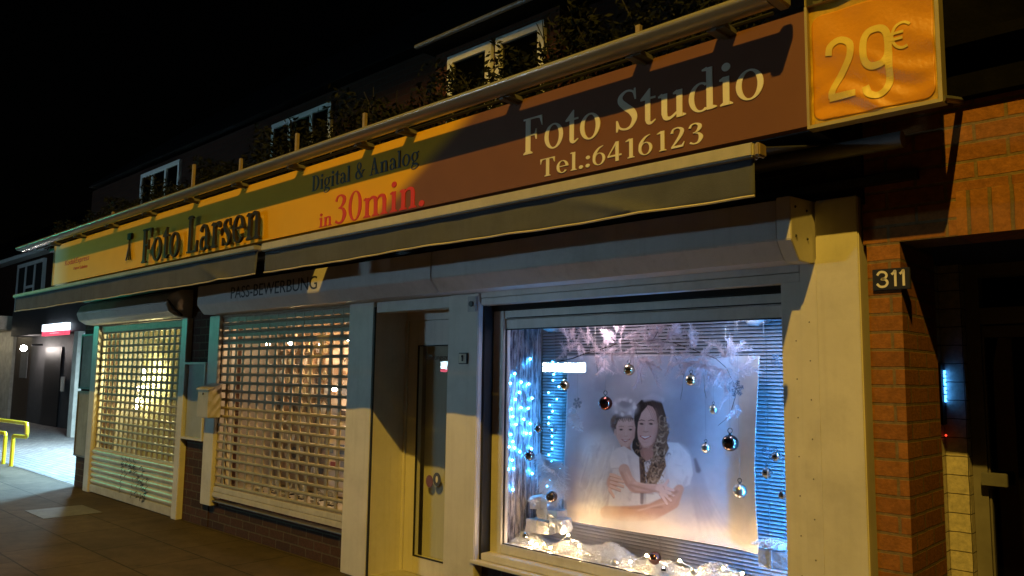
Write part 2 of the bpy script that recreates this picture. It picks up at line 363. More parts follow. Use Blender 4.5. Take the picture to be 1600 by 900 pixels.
G = {
 'F': ([rc(.1, .26, 0, 1)] + foot(.1, .16) + [rc(.03, .64, .955, 1), pg((.65, 1), (.66, .72), (.635, .72), (.56, .93), (.45, .956)), rc(.26, .46, .49, .535), pg((.47, .66), (.47, .37), (.44, .37), (.41, .49), (.41, .535), (.44, .66))], .68),
 'o': ([ring(.3, .33, .29, .345, .125, .04, tilt=0)], .62),
 't': ([rc(.14, .27, .1, .66), rc(.02, .4, .615, .66), pg((.03, .66), (.27, .66), (.27, .88), (.25, .88)), st((.205, .14, .13), (.22, .06, .11), (.29, .025, .06), (.40, .09, .03))], .42),
 'S': ([st((.52, .74, .02), (.47, .92, .05), (.30, .975, .05), (.15, .88, .10), (.14, .74, .15), (.28, .58, .17), (.44, .43, .17), (.51, .25, .14), (.42, .07, .08), (.27, .02, .05), (.11, .09, .05), (.05, .27, .02)),
        pg((.54, 1.0), (.55, .72), (.515, .72), (.48, .9), (.5, 1.0)), pg((.02, .28), (.02, -.01), (.06, -.01), (.09, .08), (.055, .28))], .62),
 'u': ([rc(.1, .24, .15, .64)] + head(.1, .14) + [st((.17, .17, .14), (.21, .05, .11), (.33, .03, .07), (.48, .13, .05)), rc(.47, .61, 0, .65)] + head(.47, .14) + [pg((.6, 0), (.69, .02), (.69, .05), (.6, .09))], .70),
 'd': ([ring(.31, .33, .28, .345, .125, .04, 55, 305), rc(.44, .58, 0, .98), pg((.45, 1.0), (.34, .96), (.34, .93), (.45, .91)), pg((.57, 0), (.67, .02), (.67, .05), (.57, .09))], .68),
 'i': ([rc(.1, .24, 0, .65)] + foot(.1, .14) + head(.1, .14) + [dot(.17, .87, .095)], .34),
 'T': ([rc(.28, .44, 0, 1)] + foot(.28, .16) + [rc(.02, .70, .95, 1), pg((.0, 1), (.0, .72), (.03, .72), (.09, .92), (.2, .955)), pg((.72, 1), (.72, .72), (.69, .72), (.63, .92), (.52, .955))], .74),
 'e': ([ring(.3, .33, .28, .345, .125, .04, 0, 320), rc(.14, .56, .34, .385)], .60),
 'l': ([rc(.1, .24, 0, .98)] + foot(.1, .14) + [pg((.11, 1.0), (.01, .96), (.01, .93), (.11, .91))], .34),
 '.': ([dot(.12, .08, .095)], .25),
 ':': ([dot(.12, .08, .095), dot(.12, .52, .095)], .25),
 '6': ([ring(.31, .31, .28, .325, .12, .04), st((.50, .97, .03), (.30, .86, .09), (.13, .60, .13), (.09, .33, .12))], .64),
 '4': ([rc(.34, .48, 0, 1), rc(.0, .6, .25, .34), pg((.0, .30), (.05, .30), (.40, .92), (.40, 1.0), (.36, 1.0))], .64),
 '1': ([rc(.22, .37, 0, .98)] + foot(.22, .15) + [pg((.23, 1.0), (.07, .9), (.07, .86), (.23, .88))], .52),
 '2': ([st((.07, .74, .11), (.13, .92, .07), (.30, .965, .06), (.45, .85, .13), (.43, .64, .15), (.28, .36, .11), (.08, .07, .05)), rc(.05, .5, 0, .105), pg((.5, 0), (.56, .24), (.53, .24), (.45, .10))], .62),
 '3': ([st((.07, .78, .10), (.14, .93, .07), (.29, .965, .06), (.43, .86, .13), (.42, .70, .14), (.30, .56, .06), (.19, .53, .04)), st((.24, .53, .04), (.40, .47, .09), (.47, .28, .16), (.38, .07, .10), (.22, .02, .06), (.07, .10, .09))], .60),
 '0': ([ring(.3, .49, .28, .505, .125, .04)], .62),
 'm': ([rc(.1, .24, 0, .64)] + foot(.1, .14) + head(.1, .14) + [rc(.45, .59, 0, .5), rc(.80, .94, 0, .5)] + foot(.45, .14) + foot(.80, .14) +
       [st((.2, .50, .03), (.33, .62, .07), (.48, .6, .11), (.52, .46, .14)), st((.55, .50, .03), (.68, .62, .07), (.83, .6, .11), (.87, .46, .14))], 1.04),
 'n': ([rc(.1, .24, 0, .64)] + foot(.1, .14) + head(.1, .14) + [rc(.45, .59, 0, .5)] + foot(.45, .14) + [st((.2, .50, .03), (.33, .62, .07), (.48, .6, .11), (.52, .46, .14))], .70),
 'r': ([rc(.1, .24, 0, .64)] + foot(.1, .14) + head(.1, .14) + [st((.2, .48, .03), (.30, .60, .06), (.42, .60, .11)), dot(.42, .565, .075)], .52),
 's': ([st((.39, .49, .02), (.35, .61, .04), (.23, .635, .04), (.12, .55, .09), (.14, .44, .12), (.29, .31, .13), (.39, .19, .12), (.33, .05, .07), (.20, .02, .04), (.06, .17, .02)), pg((.40, .66), (.41, .47), (.38, .47), (.36, .6), (.37, .66)), pg((.03, .2), (.03, 0), (.06, 0), (.09, .06), (.06, .2))], .47),
 'a': ([rc(.36, .50, .08, .46), st((.09, .50, .11), (.17, .62, .06), (.32, .63, .07), (.43, .45, .14)), ring(.25, .175, .20, .19, .10, .04, 40, 330), pg((.49, 0), (.59, .04), (.57, .08), (.49, .12), (.4, .1))], .60),
 'L': ([rc(.1, .26, 0, 1)] + foot(.1, .16, .92) + [rc(.03, .60, 0, .045), pg((.62, .3), (.61, 0), (.5, .03), (.59, .3))], .66),
 'D': ([rc(.1, .26, 0, 1), rc(.03, .35, 0, .045), rc(.03, .35, .955, 1), ring(.32, .5, .40, .5, .15, .045, -90, 90)], .78),
 'g': ([ring(.28, .40, .25, .265, .11, .04), st((.38, .17, .05), (.18, .10, .07), (.17, .02, .08), (.42, -.03, .12), (.54, -.14, .08), (.35, -.27, .05), (.12, -.25, .05), (.07, -.13, .05), (.20, -.02, .05)), st((.46, .58, .05), (.58, .63, .08))], .62),
 'A': ([pg((.32, 1.02), (.38, 1.02), (.16, .03), (.10, .03)), pg((.30, 1.02), (.40, 1.02), (.68, .03), (.50, .03)), rc(.02, .26, 0, .045), rc(.42, .78, 0, .045), rc(.2, .52, .32, .365)], .80),
 '&': ([ring(.32, .76, .19, .24, .08, .04), st((.20, .66, .09), (.36, .40, .14), (.62, .06, .12)), ring(.30, .25, .28, .27, .12, .05, 110, 330), st((.50, .10, .04), (.62, .30, .04), (.72, .47, .04)), rc(.58, .82, .45, .485)], .84),
}
def text_polys(s, gap=.03, space=.36):
    x = 0; out = []
    for ch in s:
        if ch == ' ': x += space; continue
        parts, adv = G[ch]
        for k, q in enumerate(parts):
            out.append((q[0],) + tuple([(a + x, b) for a, b in lst] for lst in q[1:]))
        x += adv + gap
    return out, x - gap
def serif(name, s, x0, x1, z0, zcap, y, m, parent, depth=0.003, slant=0.0, gap=.03, zslope=0.0, whole=None, skip=0):
    """serif lettering on a plane y, cap height zcap-z0, stretched to x0..x1; every word is a part of its own"""
    if whole is None and ' ' in s:
        n_ = 0
        for word in s.split(' '):
            serif(name, word, x0, x1, z0, zcap, y, m, parent, depth, slant, gap, zslope, s, n_); n_ += len(word)
        return
    P, wd = text_polys(whole or s, gap); sx = (x1 - x0) / wd; sz = zcap - z0
    if whole:
        c0 = sum(len(G[c][0]) for c in whole.replace(' ', '')[:skip]); P = P[c0:c0 + sum(len(G[c][0]) for c in s)]
    mb = MB()
    for k, q in enumerate(P):
        e = 0.0005 * (k % 6)
        tr = lambda a, b: (x0 + (a + slant * b) * sx, z0 + b * sz + zslope * a * sx)
        if q[0] == 'poly':
            mb.prism([tr(*t) for t in q[1]], y - depth - e, y)
        else:
            L, Rr = [tr(*t) for t in q[1]], [tr(*t) for t in q[2]]; n = len(L)
            vs = [(a, y - depth - e, b) for a, b in L] + [(a, y - depth - e, b) for a, b in Rr] + [(a, y, b) for a, b in L] + [(a, y, b) for a, b in Rr]
            fs = []
            for i in range(n - 1):
                fs += [(i, i + 1, n + i + 1, n + i), (2 * n + i, 3 * n + i, 3 * n + i + 1, 2 * n + i + 1), (i, 2 * n + i, 2 * n + i + 1, i + 1), (n + i, n + i + 1, 3 * n + i + 1, 3 * n + i)]
            fs += [(0, n, 3 * n, 2 * n), (n - 1, 3 * n - 1, 4 * n - 1, 2 * n - 1)]
            mb.add(vs, fs)
    return mb.build(name, m, parent)
def sans(name, s, x0, x1, z0, z1, y, m, parent, depth=0.002, normal='y', shear=0.0):
    """built-in sans lettering fitted to a box on plane y (normal 'x': x0/x1 run along y on plane x=y)"""
    cu = bpy.data.curves.new(name, 'FONT'); cu.body = s; cu.extrude = 0.0; cu.shear = shear; cu.resolution_u = 4
    o = bpy.data.objects.new(name, cu); col.objects.link(o)
    dg = bpy.context.evaluated_depsgraph_get()
    me = bpy.data.meshes.new_from_object(o.evaluated_get(dg)); bpy.data.objects.remove(o); bpy.data.curves.remove(cu)
    n = len(me.vertices); co = np.empty(n * 3); me.vertices.foreach_get("co", co); co = co.reshape(-1, 3)
    lo, hi = co.min(0), co.max(0)
    u = (co[:, 0] - lo[0]) / (hi[0] - lo[0]); v = (co[:, 1] - lo[1]) / (hi[1] - lo[1])
    faces = [tuple(p.vertices) for p in me.polygons]; bpy.data.meshes.remove(me)
    A = x0 + u * (x1 - x0); B = z0 + v * (z1 - z0)
    if normal == 'y': front = [(a, y - depth, b) for a, b in zip(A, B)]; back = [(a, y, b) for a, b in zip(A, B)]
    else: front = [(y + depth, a, b) for a, b in zip(A, B)]; back = [(y, a, b) for a, b in zip(A, B)]
    from collections import Counter
    ec = Counter()
    for fc in faces:
        for i in range(len(fc)):
            ec[frozenset((fc[i], fc[(i + 1) % len(fc)]))] += 1
    fs = list(faces) + [tuple(i + n for i in fc[::-1]) for fc in faces]
    for fc in faces:
        for i in range(len(fc)):
            a, b = fc[i], fc[(i + 1) % len(fc)]
            if ec[frozenset((a, b))] == 1: fs.append((a, b, b + n, a + n))
    return MB().add(front + back, fs).build(name, m, parent)

# ------------------------------------------------------------------ ground
def ground(name, m, x0, x1, y0, y1, z):
    o = MB().add([(x0, y0, z), (x1, y0, z), (x1, y1, z), (x0, y1, z)], [(0, 1, 2, 3)]).build(name, m); return tag(o, kind='structure')
ground("ground", mat('ground_asphalt', (.045, .043, .04), .85, .3, 20, .4, 120), -120, 60, -60, 80, -0.012)
ground("pavement", M['slab'], -60, 12, -6.0, 0.06, 0.0)
def stains(m):
    t = m.node_tree; N, L = t.nodes, t.links; b = N["Principled BSDF"]; src = b.inputs["Base Color"].links[0].from_socket
    tc = N.new("ShaderNodeTexCoord"); vo = N.new("ShaderNodeTexVoronoi"); vo.inputs["Scale"].default_value = 2.6; L.new(tc.outputs["Object"], vo.inputs["Vector"])
    rp = N.new("ShaderNodeValToRGB"); rp.color_ramp.elements[0].position = .055; rp.color_ramp.elements[1].position = .075
    rp.color_ramp.elements[0].color = (.55, .55, .55, 1); rp.color_ramp.elements[1].color = (0, 0, 0, 1); L.new(vo.outputs["Distance"], rp.inputs[0])
    nz = N.new("ShaderNodeTexNoise"); nz.inputs["Scale"].default_value = 1.1; nz.inputs["Detail"].default_value = 9; nz.inputs["Roughness"].default_value = .7; L.new(tc.outputs["Object"], nz.inputs["Vector"])
    r2 = N.new("ShaderNodeValToRGB"); r2.color_ramp.elements[0].position = .45; r2.color_ramp.elements[1].position = .7; r2.color_ramp.elements[1].color = (.6, .6, .6, 1); L.new(nz.outputs["Fac"], r2.inputs[0])
    mx0 = N.new("ShaderNodeMath"); mx0.operation = 'MAXIMUM'; L.new(rp.outputs[0], mx0.inputs[0]); L.new(r2.outputs[0], mx0.inputs[1])
    mx = N.new("ShaderNodeMixRGB"); mx.inputs[2].default_value = (.03, .024, .018, 1); L.new(mx0.outputs[0], mx.inputs[0]); L.new(src, mx.inputs[1]); L.new(mx.outputs[0], b.inputs["Base Color"])
stains(M['slab'])
ground("passage_paving", M['paver'], -60, -12.0, 0.064, 14, 0.0)
joint = MB().box(-60, -12.0, .045, .075, .0005, .004).build("paving_joint", M['dark']); tag(joint, kind='structure')

# ------------------------------------------------------------------ shop building
SB = thing("shop_building", "single storey photo shop with white cladding posts and dark brick plinths", "building", (-6.7, 0, 0))
wl = MB()
wl.box(-12.0, -11.48, 0.02, .30, 0, 2.3)            # left end pier
wl.box(-8.66, -8.0, 0.02, .30, 0, 2.3)              # between the two shutters
wl.box(-8.0, -5.52, 0.03, .28, 0, .30)              # plinth below shutter
wl.box(-4.02, -1.37, 0.03, .28, 0, .33)             # plinth below display window
wl.box(-12.0, -1.37, 0.022, .30, 2.3, 3.26)         # band behind the sign
wl.box(-12.0, -11.75, .30, 3.3, 0, 3.26)            # left side wall
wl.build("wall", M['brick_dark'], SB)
bx("roof_slab", M['dark'], SB, -12.05, -1.37, .0, 3.4, 3.262, 3.31)
pb = MB(); pb.box(-5.525, -5.185, -.045, .16, 0, 2.17)
pb.build("pilaster", M['white'], SB, bevel=.006)
MB().box(-4.285, -3.968, -.045, .16, 0, 2.17).build("pilaster", M['white'], SB, bevel=.006)
MB().box(-1.575, -1.367, -.05, .10, 0, 2.48).build("pilaster", M['white'], SB, bevel=.006)
# guide strips beside the display window
bx("guide_strip", M['white'], SB, -1.665, -1.578, -.035, .14, .30, 2.19, bevel=.004)
bx("guide_strip", M['white'], SB, -1.775, -1.668, -.015, .16, .30, 2.10, bevel=.004)
for xx in (-1.70, -1.622):
    for k in range(8): MB().ball((xx, -.036 if xx > -1.66 else -.016, .46 + k * .19 + (.09 if xx > -1.66 else 0)), .0038, 8, 6).build("rivet", M['plate'], SB)
# reveal of the entrance, threshold
bx("door_reveal", M['white'], SB, -5.26, -5.170, .162, .34, 0.03, 2.12)
bx("door_reveal", M['white'], SB, -5.183, -5.170, -.028, .161, 0.03, 2.12)
bx("door_reveal", M['white'], SB, -4.29, -4.20, .16, .34, 0.03, 2.12)
bx("threshold", M['plaster'], SB, -5.18, -4.285, -.01, .40, 0.001, .03)
bx("gap_strip", M['gasket'], SB, -5.184, -5.169, -.043, -.029, 0.03, 2.13)
bx("gap_strip", M['gasket'], SB, -3.967, -3.945, 0.0, .12, 0.33, 2.08)
# door leaf
D = .285
DX0, DX1, DZ0, DZ1 = -5.012, -4.385, .165, 1.829
leaf = MB().frame(-5.135, -4.295, .03, 2.03, D, D + .055, DX0 + 5.135, .09, DZ0 - .03, 2.03 - DZ1).build("door", M['white'], SB, bevel=.004)
bx("door_frame", M['white'], SB, -5.168, -4.29, D, D + .05, 2.033, 2.12)
bx("door_frame", M['white'], SB, -5.168, -5.138, D - .012, D + .05, .03, 2.0325)
MB().box(DX0 + .001, DX1 - .001, D + .012, D + .020, DZ0 + .001, DZ1 - .001).build("pane", M['glass'], leaf)
gk = MB().frame(DX0 - .002, DX1 + .002, DZ0 - .002, DZ1 + .002, D - .003, D + .01, .009); gk.build("gasket", M['gasket'], leaf)
bx("blind", M['doorblind'], leaf, -4.985, -4.30, D + .07, D + .075, .10, 1.83)
stk = at(671, 752, D + .01); MB().prism([(stk.x + .042 * math.cos(a), stk.z + .048 * math.sin(a)) for a in [i * math.pi / 12 for i in range(24)]], D + .0095, D + .0115).build("sticker", mat('red_sticker', (.16, .05, .035), .5), leaf)
stk = at(683, 749, D + .01); MB().prism([(stk.x + .045 * math.cos(a), stk.z + .052 * math.sin(a)) for a in [i * math.pi / 12 for i in range(24)]], D + .0065, D + .009).build("sticker", mat('dark_sticker', (.05, .05, .055), .5), leaf)
MB().prism([(stk.x + .013 * math.cos(a), stk.z + .026 * math.sin(a)) for a in [i * math.pi / 12 for i in range(24)]], D + .0045, D + .006).build("sticker_mark", M['letter'], leaf)
sans("door_lettering", "Öffnungszeiten", -4.93, -4.56, 1.70, 1.765, D + .0105, M['letter_dark'], leaf, .001)
hd = MB().tube([(-4.36, D - .003, 1.02), (-4.36, D - .05, 1.02), (-4.36, D - .05, 1.0)], .011); hd.tube([(-4.36, D - .05, .72), (-4.36, D - .05, 1.3)], .014)
hd.build("handle", M['chrome'], leaf, smooth=True)
# white aluminium lintel bands
bx("lintel_band", M['alu'], SB, -5.168, -4.287, -.03, .10, 2.085, 2.168, bevel=.004)
lb = MB(); lb.box(-3.965, -1.668, -.03, .06, 2.135, 2.178); lb.box(-3.965, -1.668, -.025, .06, 2.085, 2.132)
lb.build("lintel_band", M['alu'], SB, bevel=.003)
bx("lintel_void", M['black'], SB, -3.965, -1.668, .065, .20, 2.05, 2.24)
# display window
W0, W1 = -3.842, -1.70
wf = MB(); Y = .10
wf.box(-3.944, W0 + .001, Y - .02, Y + .05, .355, 2.046); wf.box(W1, -1.62, Y + .062, Y + .11, .355, 2.046)
wf.box(W0, -1.63, Y, Y + .06, 1.917, 1.985); wf.box(W0, -1.63, Y - .012, Y + .05, 1.988, 2.046)
wf.box(W0, -1.63, Y - .02, Y + .06, .40, .458)
dw = wf.build("window", M['alu'], SB, bevel=.004)
MB().box(W0, -1.66, Y + .03, Y + .036, .456, 1.919).build("pane", M['glass_dirty'], dw)
MB().frame(W0 - .002, -1.65, .455, 1.92, Y - .002, Y + .012, .008).build("gasket", M['gasket'], dw)
bx("vent_slot", M['gasket'], dw, W0 + .02, -1.72, Y - .0135, Y - .006, 1.990, 1.998)
bx("sill", M['white'], dw, -4.0, -1.668, -.06, .095, .33, .352, bevel=.004)
bx("sill", M['white'], dw, -3.944, -1.668, -.005, .09, .354, .398, bevel=.004)
# interiors (dark rooms behind the glass)
rm = MB()
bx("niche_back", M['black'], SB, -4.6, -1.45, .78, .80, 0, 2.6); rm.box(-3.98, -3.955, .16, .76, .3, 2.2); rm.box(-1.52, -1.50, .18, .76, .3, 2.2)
rm.box(-3.95, -1.53, .17, .77, 1.99, 2.02)
rm.build("display_niche", M['roomwall'], SB)
bx("display_floor", M['board'], SB, -3.95, -1.53, .165, .77, .33, .385)
ir = MB(); ir.box(-11.5, -8.6, 1.10, 1.13, .0, 2.4); ir.box(-8.68, -8.65, .31, 1.1, 0, 2.4); ir.box(-11.5, -11.47, .31, 1.1, 0, 2.4); ir.box(-11.5, -8.6, .31, 1.1, 2.25, 2.28)
ir.box(-8.05, -5.3, .95, .98, .0, 2.4); ir.box(-8.05, -8.02, .31, .95, 0, 2.4); ir.box(-5.47, -5.44, .29, .95, 0, 2.4); ir.box(-8.02, -5.45, .29, .95, 2.22, 2.25)
ir.build("interior_wall", M['roomwall'], SB)
bx("display_floor", M['board'], SB, -8.02, -5.47, .285, .95, .28, .36)
bx("interior_floor", M['board'], SB, -11.46, -8.69, .10, 1.1, .004, .05)
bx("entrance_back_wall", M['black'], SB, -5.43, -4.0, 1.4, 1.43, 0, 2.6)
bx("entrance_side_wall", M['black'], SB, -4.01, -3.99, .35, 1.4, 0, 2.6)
# shop panes behind the shutters
MB().box(-11.44, -8.70, .16, .166, .06, 2.2).build("pane", M['glass'], SB)
sw = MB().frame(-8.0, -5.52, .30, 2.2, .16, .22, .06).build("window", M['alu'], SB)
MB().box(-7.95, -5.57, .185, .191, .35, 2.15).build("pane", M['glass'], sw)

# ------------------------------------------------------------------ roller shutters
def box_profile(ym, zt, zf, zb):                    # (y,z) cross-section of a shutter box
    return [(.018, zt), (ym, zt - .02), (ym, zf), (ym + .075, zb), (.018, zb)]
def grille(x0, x1, z0, z1, y, dx=.15, dz=.087, closed_top=0):
    mb = MB(); nz = int(round((z1 - z0) / dz)); dz = (z1 - z0) / nz; nx = int(round((x1 - x0) / dx)); dx = (x1 - x0) / nx
    for i in range(nz + 1):
        z = z0 + i * dz
        mb.tube([(x0, y, z), (x1, y, z)], .0155, 8)
        if i < nz:
            for k in range(nx + 1):
                x = x0 + k * dx; a, b = .032, .017
                pr = [(x - a, z + .006), (x + a, z + .006), (x + b * 1.1, z + dz * .28), (x + b, z + dz * .5), (x + b * 1.1, z + dz * .72), (x + a, z + dz - .006), (x - a, z + dz - .006), (x - b * 1.1, z + dz * .72), (x - b, z + dz * .5), (x - b * 1.1, z + dz * .28)]
                mb.prism(pr, y - .006, y + .006)
                if closed_top and i >= nz - closed_top:
                    mb.box(x, min(x + dx, x1), y - .003, y + .004, z + .012 + (nz - i) * .009, z + dz - .012)
    return mb
# --- shutter with solid slats on its lower part
T1 = thing("roller_shutter", "left roller shutter with solid graffitied slats below its open grille", "roller shutter", (-10.07, 0, 0), "roller shutters on the shop front")
MB().extrude_x([(.018, 2.50), (-.12, 2.49), (-.24, 2.43), (-.285, 2.33), (-.25, 2.24), (-.16, 2.19), (.018, 2.18)], -11.45, -8.62).build("shutter_box", M['box'], T1, bevel=.008)
bx("guide_rail", M['alu'], T1, -11.475, -11.29, -.045, .06, .0, 2.178, bevel=.005)
bx("guide_rail", M['alu'], T1, -8.735, -8.60, -.045, .06, .0, 2.178, bevel=.005)
grille(-11.28, -8.74, .57, 2.08, .02).build("grille", M['grille'], T1, smooth=True)
bx("top_bar", M['grille'], T1, -11.288, -8.737, -.01, .05, 2.09, 2.175, bevel=.004)
SL0, SLN, SLH = .115, 6, .0765
def slat_y(z):
    u = ((z - SL0) / SLH) % 1.0
    return -.008 - .020 * math.sin(math.pi * min(1, u / .86)) ** .8 if u < .86 else -.002
sl = MB(); nn = 10; prof = []
for i in range(SLN):
    for k in range(nn + 1):
        u = k / nn * .999; z = SL0 + (i + u) * SLH; prof.append((slat_y(z), z))
vs_ = [(-11.286, a, b) for a, b in prof] + [(-8.737, a, b) for a, b in prof] + [(-11.286, .03, b) for a, b in prof] + [(-8.737, .03, b) for a, b in prof]
n = len(prof)
sl.add(vs_, [(i, i + 1, n + i + 1, n + i) for i in range(n - 1)] + [(2 * n + i, 3 * n + i, 3 * n + i + 1, 2 * n + i + 1) for i in range(n - 1)] + [(i, 2 * n + i, 2 * n + i + 1, i + 1) for i in range(n - 1)])
sl.build("solid_slats", M['slat'], T1, smooth=True)
bx("bottom_bar", M['slat'], T1, -11.286, -8.737, -.03, .03, .012, .108, bevel=.005)
def scribble(pts, wd=.016):
    gr_ = MB()
    c = cr([(*q, wd) for q in pts], 10)
    for i in range(len(c) - 1):
        (xa, za, _), (xb, zb, _) = c[i], c[i + 1]
        l = math.hypot(xb - xa, zb - za) or 1; nx, nz_ = -(zb - za) / l * wd / 2, (xb - xa) / l * wd / 2
        ya, yb = slat_y(za) - .002 if za > SL0 else -.032, slat_y(zb) - .002 if zb > SL0 else -.032
        gr_.add([(xa + nx, ya, za + nz_), (xa - nx, ya, za - nz_), (xb - nx, yb, zb - nz_), (xb + nx, yb, zb + nz_)], [(0, 1, 2, 3)])
    gr_.build("graffiti_stroke", M['ink'], T1, recalc=False)
for k in range(4):
    x = -10.25 + k * .12
    scribble([(x, .55), (x + .02, .47), (x - .01, .44), (x + .08, .46)])
for (x, z, h) in ((-10.28, .40, .30), (-10.16, .36, .09), (-9.92, .41, .33), (-9.78, .31, .12), (-9.64, .36, .28), (-9.52, .33, .24)):
    scribble([(x, z), (x + .05, z + .025), (x + .035, z - h * .4), (x + .02, z - h)])
for (x, z) in ((-10.05, .40), (-9.85, .37), (-9.70, .44), (-9.72, .28), (-9.60, .20), (-9.8, .14), (-9.62, .11)):
    scribble([(x, z), (x + .06, z + .03), (x + .10, z), (x + .06, z - .035), (x + .14, z - .01)])
MB().tube([(-8.75, -.2, 2.42), (-8.63, -.26, 2.36), (-8.60, -.2, 2.27), (-8.62, -.1, 2.20)], .014, 8).build("cable", M['cable'], T1, smooth=True)
MB().tube([(-11.46, -.16, 2.41), (-11.56, -.2, 2.34), (-11.66, -.12, 2.24), (-11.72, .0, 2.20)], .014, 8).build("cable", M['cable'], T1, smooth=True)
# --- open grille shutter
T2 = thing("roller_shutter", "open grille roller shutter over the lit display window, box lettered PASS-BEWERBUNG", "roller shutter", (-6.7, 0, 0), "roller shutters on the shop front")
o = MB().extrude_x(box_profile(-.29, 2.475, 2.262, 2.172), -7.85, -4.205).build("shutter_box", M['box'], T2, bevel=.005)
sans("lettering", "PASS-BEWERBUNG", -7.13, -5.645, 2.287, 2.398, -.2902, M['ink'], o, .002)
bx("guide_rail", M['alu'], T2, -8.06, -7.835, -.045, .06, .24, 2.171, bevel=.005)
grille(-7.83, -5.53, .46, 2.165, .0, closed_top=4).build("grille", M['grille'], T2, smooth=True)
bb = MB(); bb.box(-7.832, -5.527, -.03, .03, .335, .385); bb.box(-7.832, -5.527, -.022, .03, .388, .44); bb.build("bottom_bar", M['slat'], T2, bevel=.004)
bx("window_ledge", M['plate'], T2, -7.832, -5.527, -.03, .06, .287, .30, bevel=.003)
# --- raised shutter over the decorated window
T3 = thing("roller_shutter", "raised roller shutter, only its long box shows above the decorated display window", "roller shutter", (-2.9, 0, 2.17), "roller shutters on the shop front")
MB().extrude_x(box_profile(-.29, 2.475, 2.262, 2.172), -4.198, -1.66).build("shutter_box", M['box'], T3, bevel=.005)
MB().extrude_x([(.0, 2.485), (-.30, 2.465), (-.30, 2.257), (-.215, 2.163), (-.10, 2.163), (.0, 2.175)], -1.657, -1.585).build("end_plate", M['white'], T3, bevel=.004)
for yy in (-.25, -.12):
    for zz in (2.42, 2.28): MB().ball((-1.584, yy, zz), .007, 8, 6).build("screw", M['dark'], T3)

# ------------------------------------------------------------------ sign board
def sign_material():
    m, t, b = principled('sign_print'); N, L = t.nodes, t.links
    tc = N.new("ShaderNodeTexCoord"); sp = N.new("ShaderNodeSeparateXYZ"); L.new(tc.outputs["Object"], sp.inputs[0])
    # x sheared by z, so the colour change runs on a diagonal; both printed colours are the sign's own
    ma = N.new("ShaderNodeMath"); ma.operation = 'MULTIPLY_ADD'; ma.inputs[1].default_value = -1.75
    L.new(sp.outputs[2], ma.inputs[0]); L.new(sp.outputs[0], ma.inputs[2])
    mr = N.new("ShaderNodeMapRange"); mr.interpolation_type = 'SMOOTHSTEP'
    mr.inputs["From Min"].default_value = -4.73 - 1.75 * 2.84; mr.inputs["From Max"].default_value = -4.42 - 1.75 * 2.84
    L.new(ma.outputs[0], mr.inputs[0])
    nz = N.new("ShaderNodeTexNoise"); nz.inputs["Scale"].default_value = 5; nz.inputs["Detail"].default_value = 7; L.new(tc.outputs["Object"], nz.inputs["Vector"])
    r1 = N.new("ShaderNodeValToRGB"); r1.color_ramp.elements[0].color = (.70, .37, .002, 1); r1.color_ramp.elements[1].color = (.80, .43, .003, 1); L.new(nz.outputs["Fac"], r1.inputs[0])
    r2 = N.new("ShaderNodeValToRGB"); r2.color_ramp.elements[0].color = (.155, .068, .040, 1); r2.color_ramp.elements[1].color = (.19, .085, .05, 1); L.new(nz.outputs["Fac"], r2.inputs[0])
    mx = N.new("ShaderNodeMixRGB"); L.new(mr.outputs[0], mx.inputs[0]); L.new(r1.outputs[0], mx.inputs[1]); L.new(r2.outputs[0], mx.inputs[2])
    m3 = N.new("ShaderNodeMapRange"); m3.inputs["From Min"].default_value = -12.15; m3.inputs["From Max"].default_value = -11.55
    L.new(sp.outputs[0], m3.inputs[0])
    m4 = N.new("ShaderNodeMixRGB"); m4.inputs[1].default_value = (.78, .66, .36, 1); L.new(m3.outputs[0], m4.inputs[0]); L.new(mx.outputs[0], m4.inputs[2])
    L.new(m4.outputs[0], b.inputs["Base Color"]); b.inputs["Roughness"].default_value = .5; b.inputs["Specular IOR Level"].default_value = .2
    return m
SY = -.385
SG = thing("shop_sign", "long yellow and purple brown sign board reading Foto Larsen and Foto Studio", "sign", (-6.8, SY, 2.755))
bx("sign_board", sign_material(), SG, -12.18, -1.452, SY, SY + .06, 2.756, 3.31)
MB().frame(-12.19, -1.447, 2.750, 3.316, SY + .061, SY + .36, .03).build("sign_case", M['dark'], SG)
bx("edge_trim", M['tarpframe'], SG, -12.195, -12.181, SY - .012, SY + .06, 2.75, 3.315)
serif("lettering", "Foto Studio", -3.245, -1.655, 2.949, 3.175, SY - .001, M['letter'], SG)
serif("lettering", "Tel.:6416123", -3.095, -1.985, 2.786, 2.896, SY - .001, M['letter'], SG, gap=.06)
serif("lettering", "Digital & Analog", -5.63, -4.245, 3.085, 3.215, SY - .001, M['letter_dark'], SG)
serif("lettering", "in", -5.50, -5.31, 2.768, 2.885, SY - .001, M['letter_red'], SG)
serif("lettering", "30min.", -5.285, -4.165, 2.766, 3.0, SY - .001, M['letter_red'], SG)
fl0, fl1 = at(214, 408, SY - .105), at(400, 369, SY - .105)
serif("raised_lettering", "Foto Larsen", fl0.x, fl1.x, fl1.z - .005, at(222, 357, SY - .105).z, SY - .045, M['bronze'], SG, depth=.022, gap=.06)
sans("lettering", "KodakExpress", -11.72, -10.80, 2.965, 3.06, SY - .001, M['print_red'], SG, .002, shear=.15)
sans("lettering", "Digital", -11.36, -11.14, 2.895, 2.940, SY - .001, M['print_red'], SG, .002, shear=.15)
sans("lettering", "Solutions", -11.11, -10.84, 2.895, 2.940, SY - .001, M['print_red'], SG, .002, shear=.15)
tp = MB(); cx = -9.44
tp.box(cx - .05, cx + .05, SY - .03, SY - .012, 3.10, 3.17); tp.tube([(cx, SY - .02, 3.10), (cx, SY - .02, 3.01)], .012, 6)
for dx in (-.07, .0, .07): tp.tube([(cx, SY - .02, 3.03), (cx + dx, SY - .02, 2.86)], .009, 6)
tp.build("tripod_emblem", M['bronze'], SG)

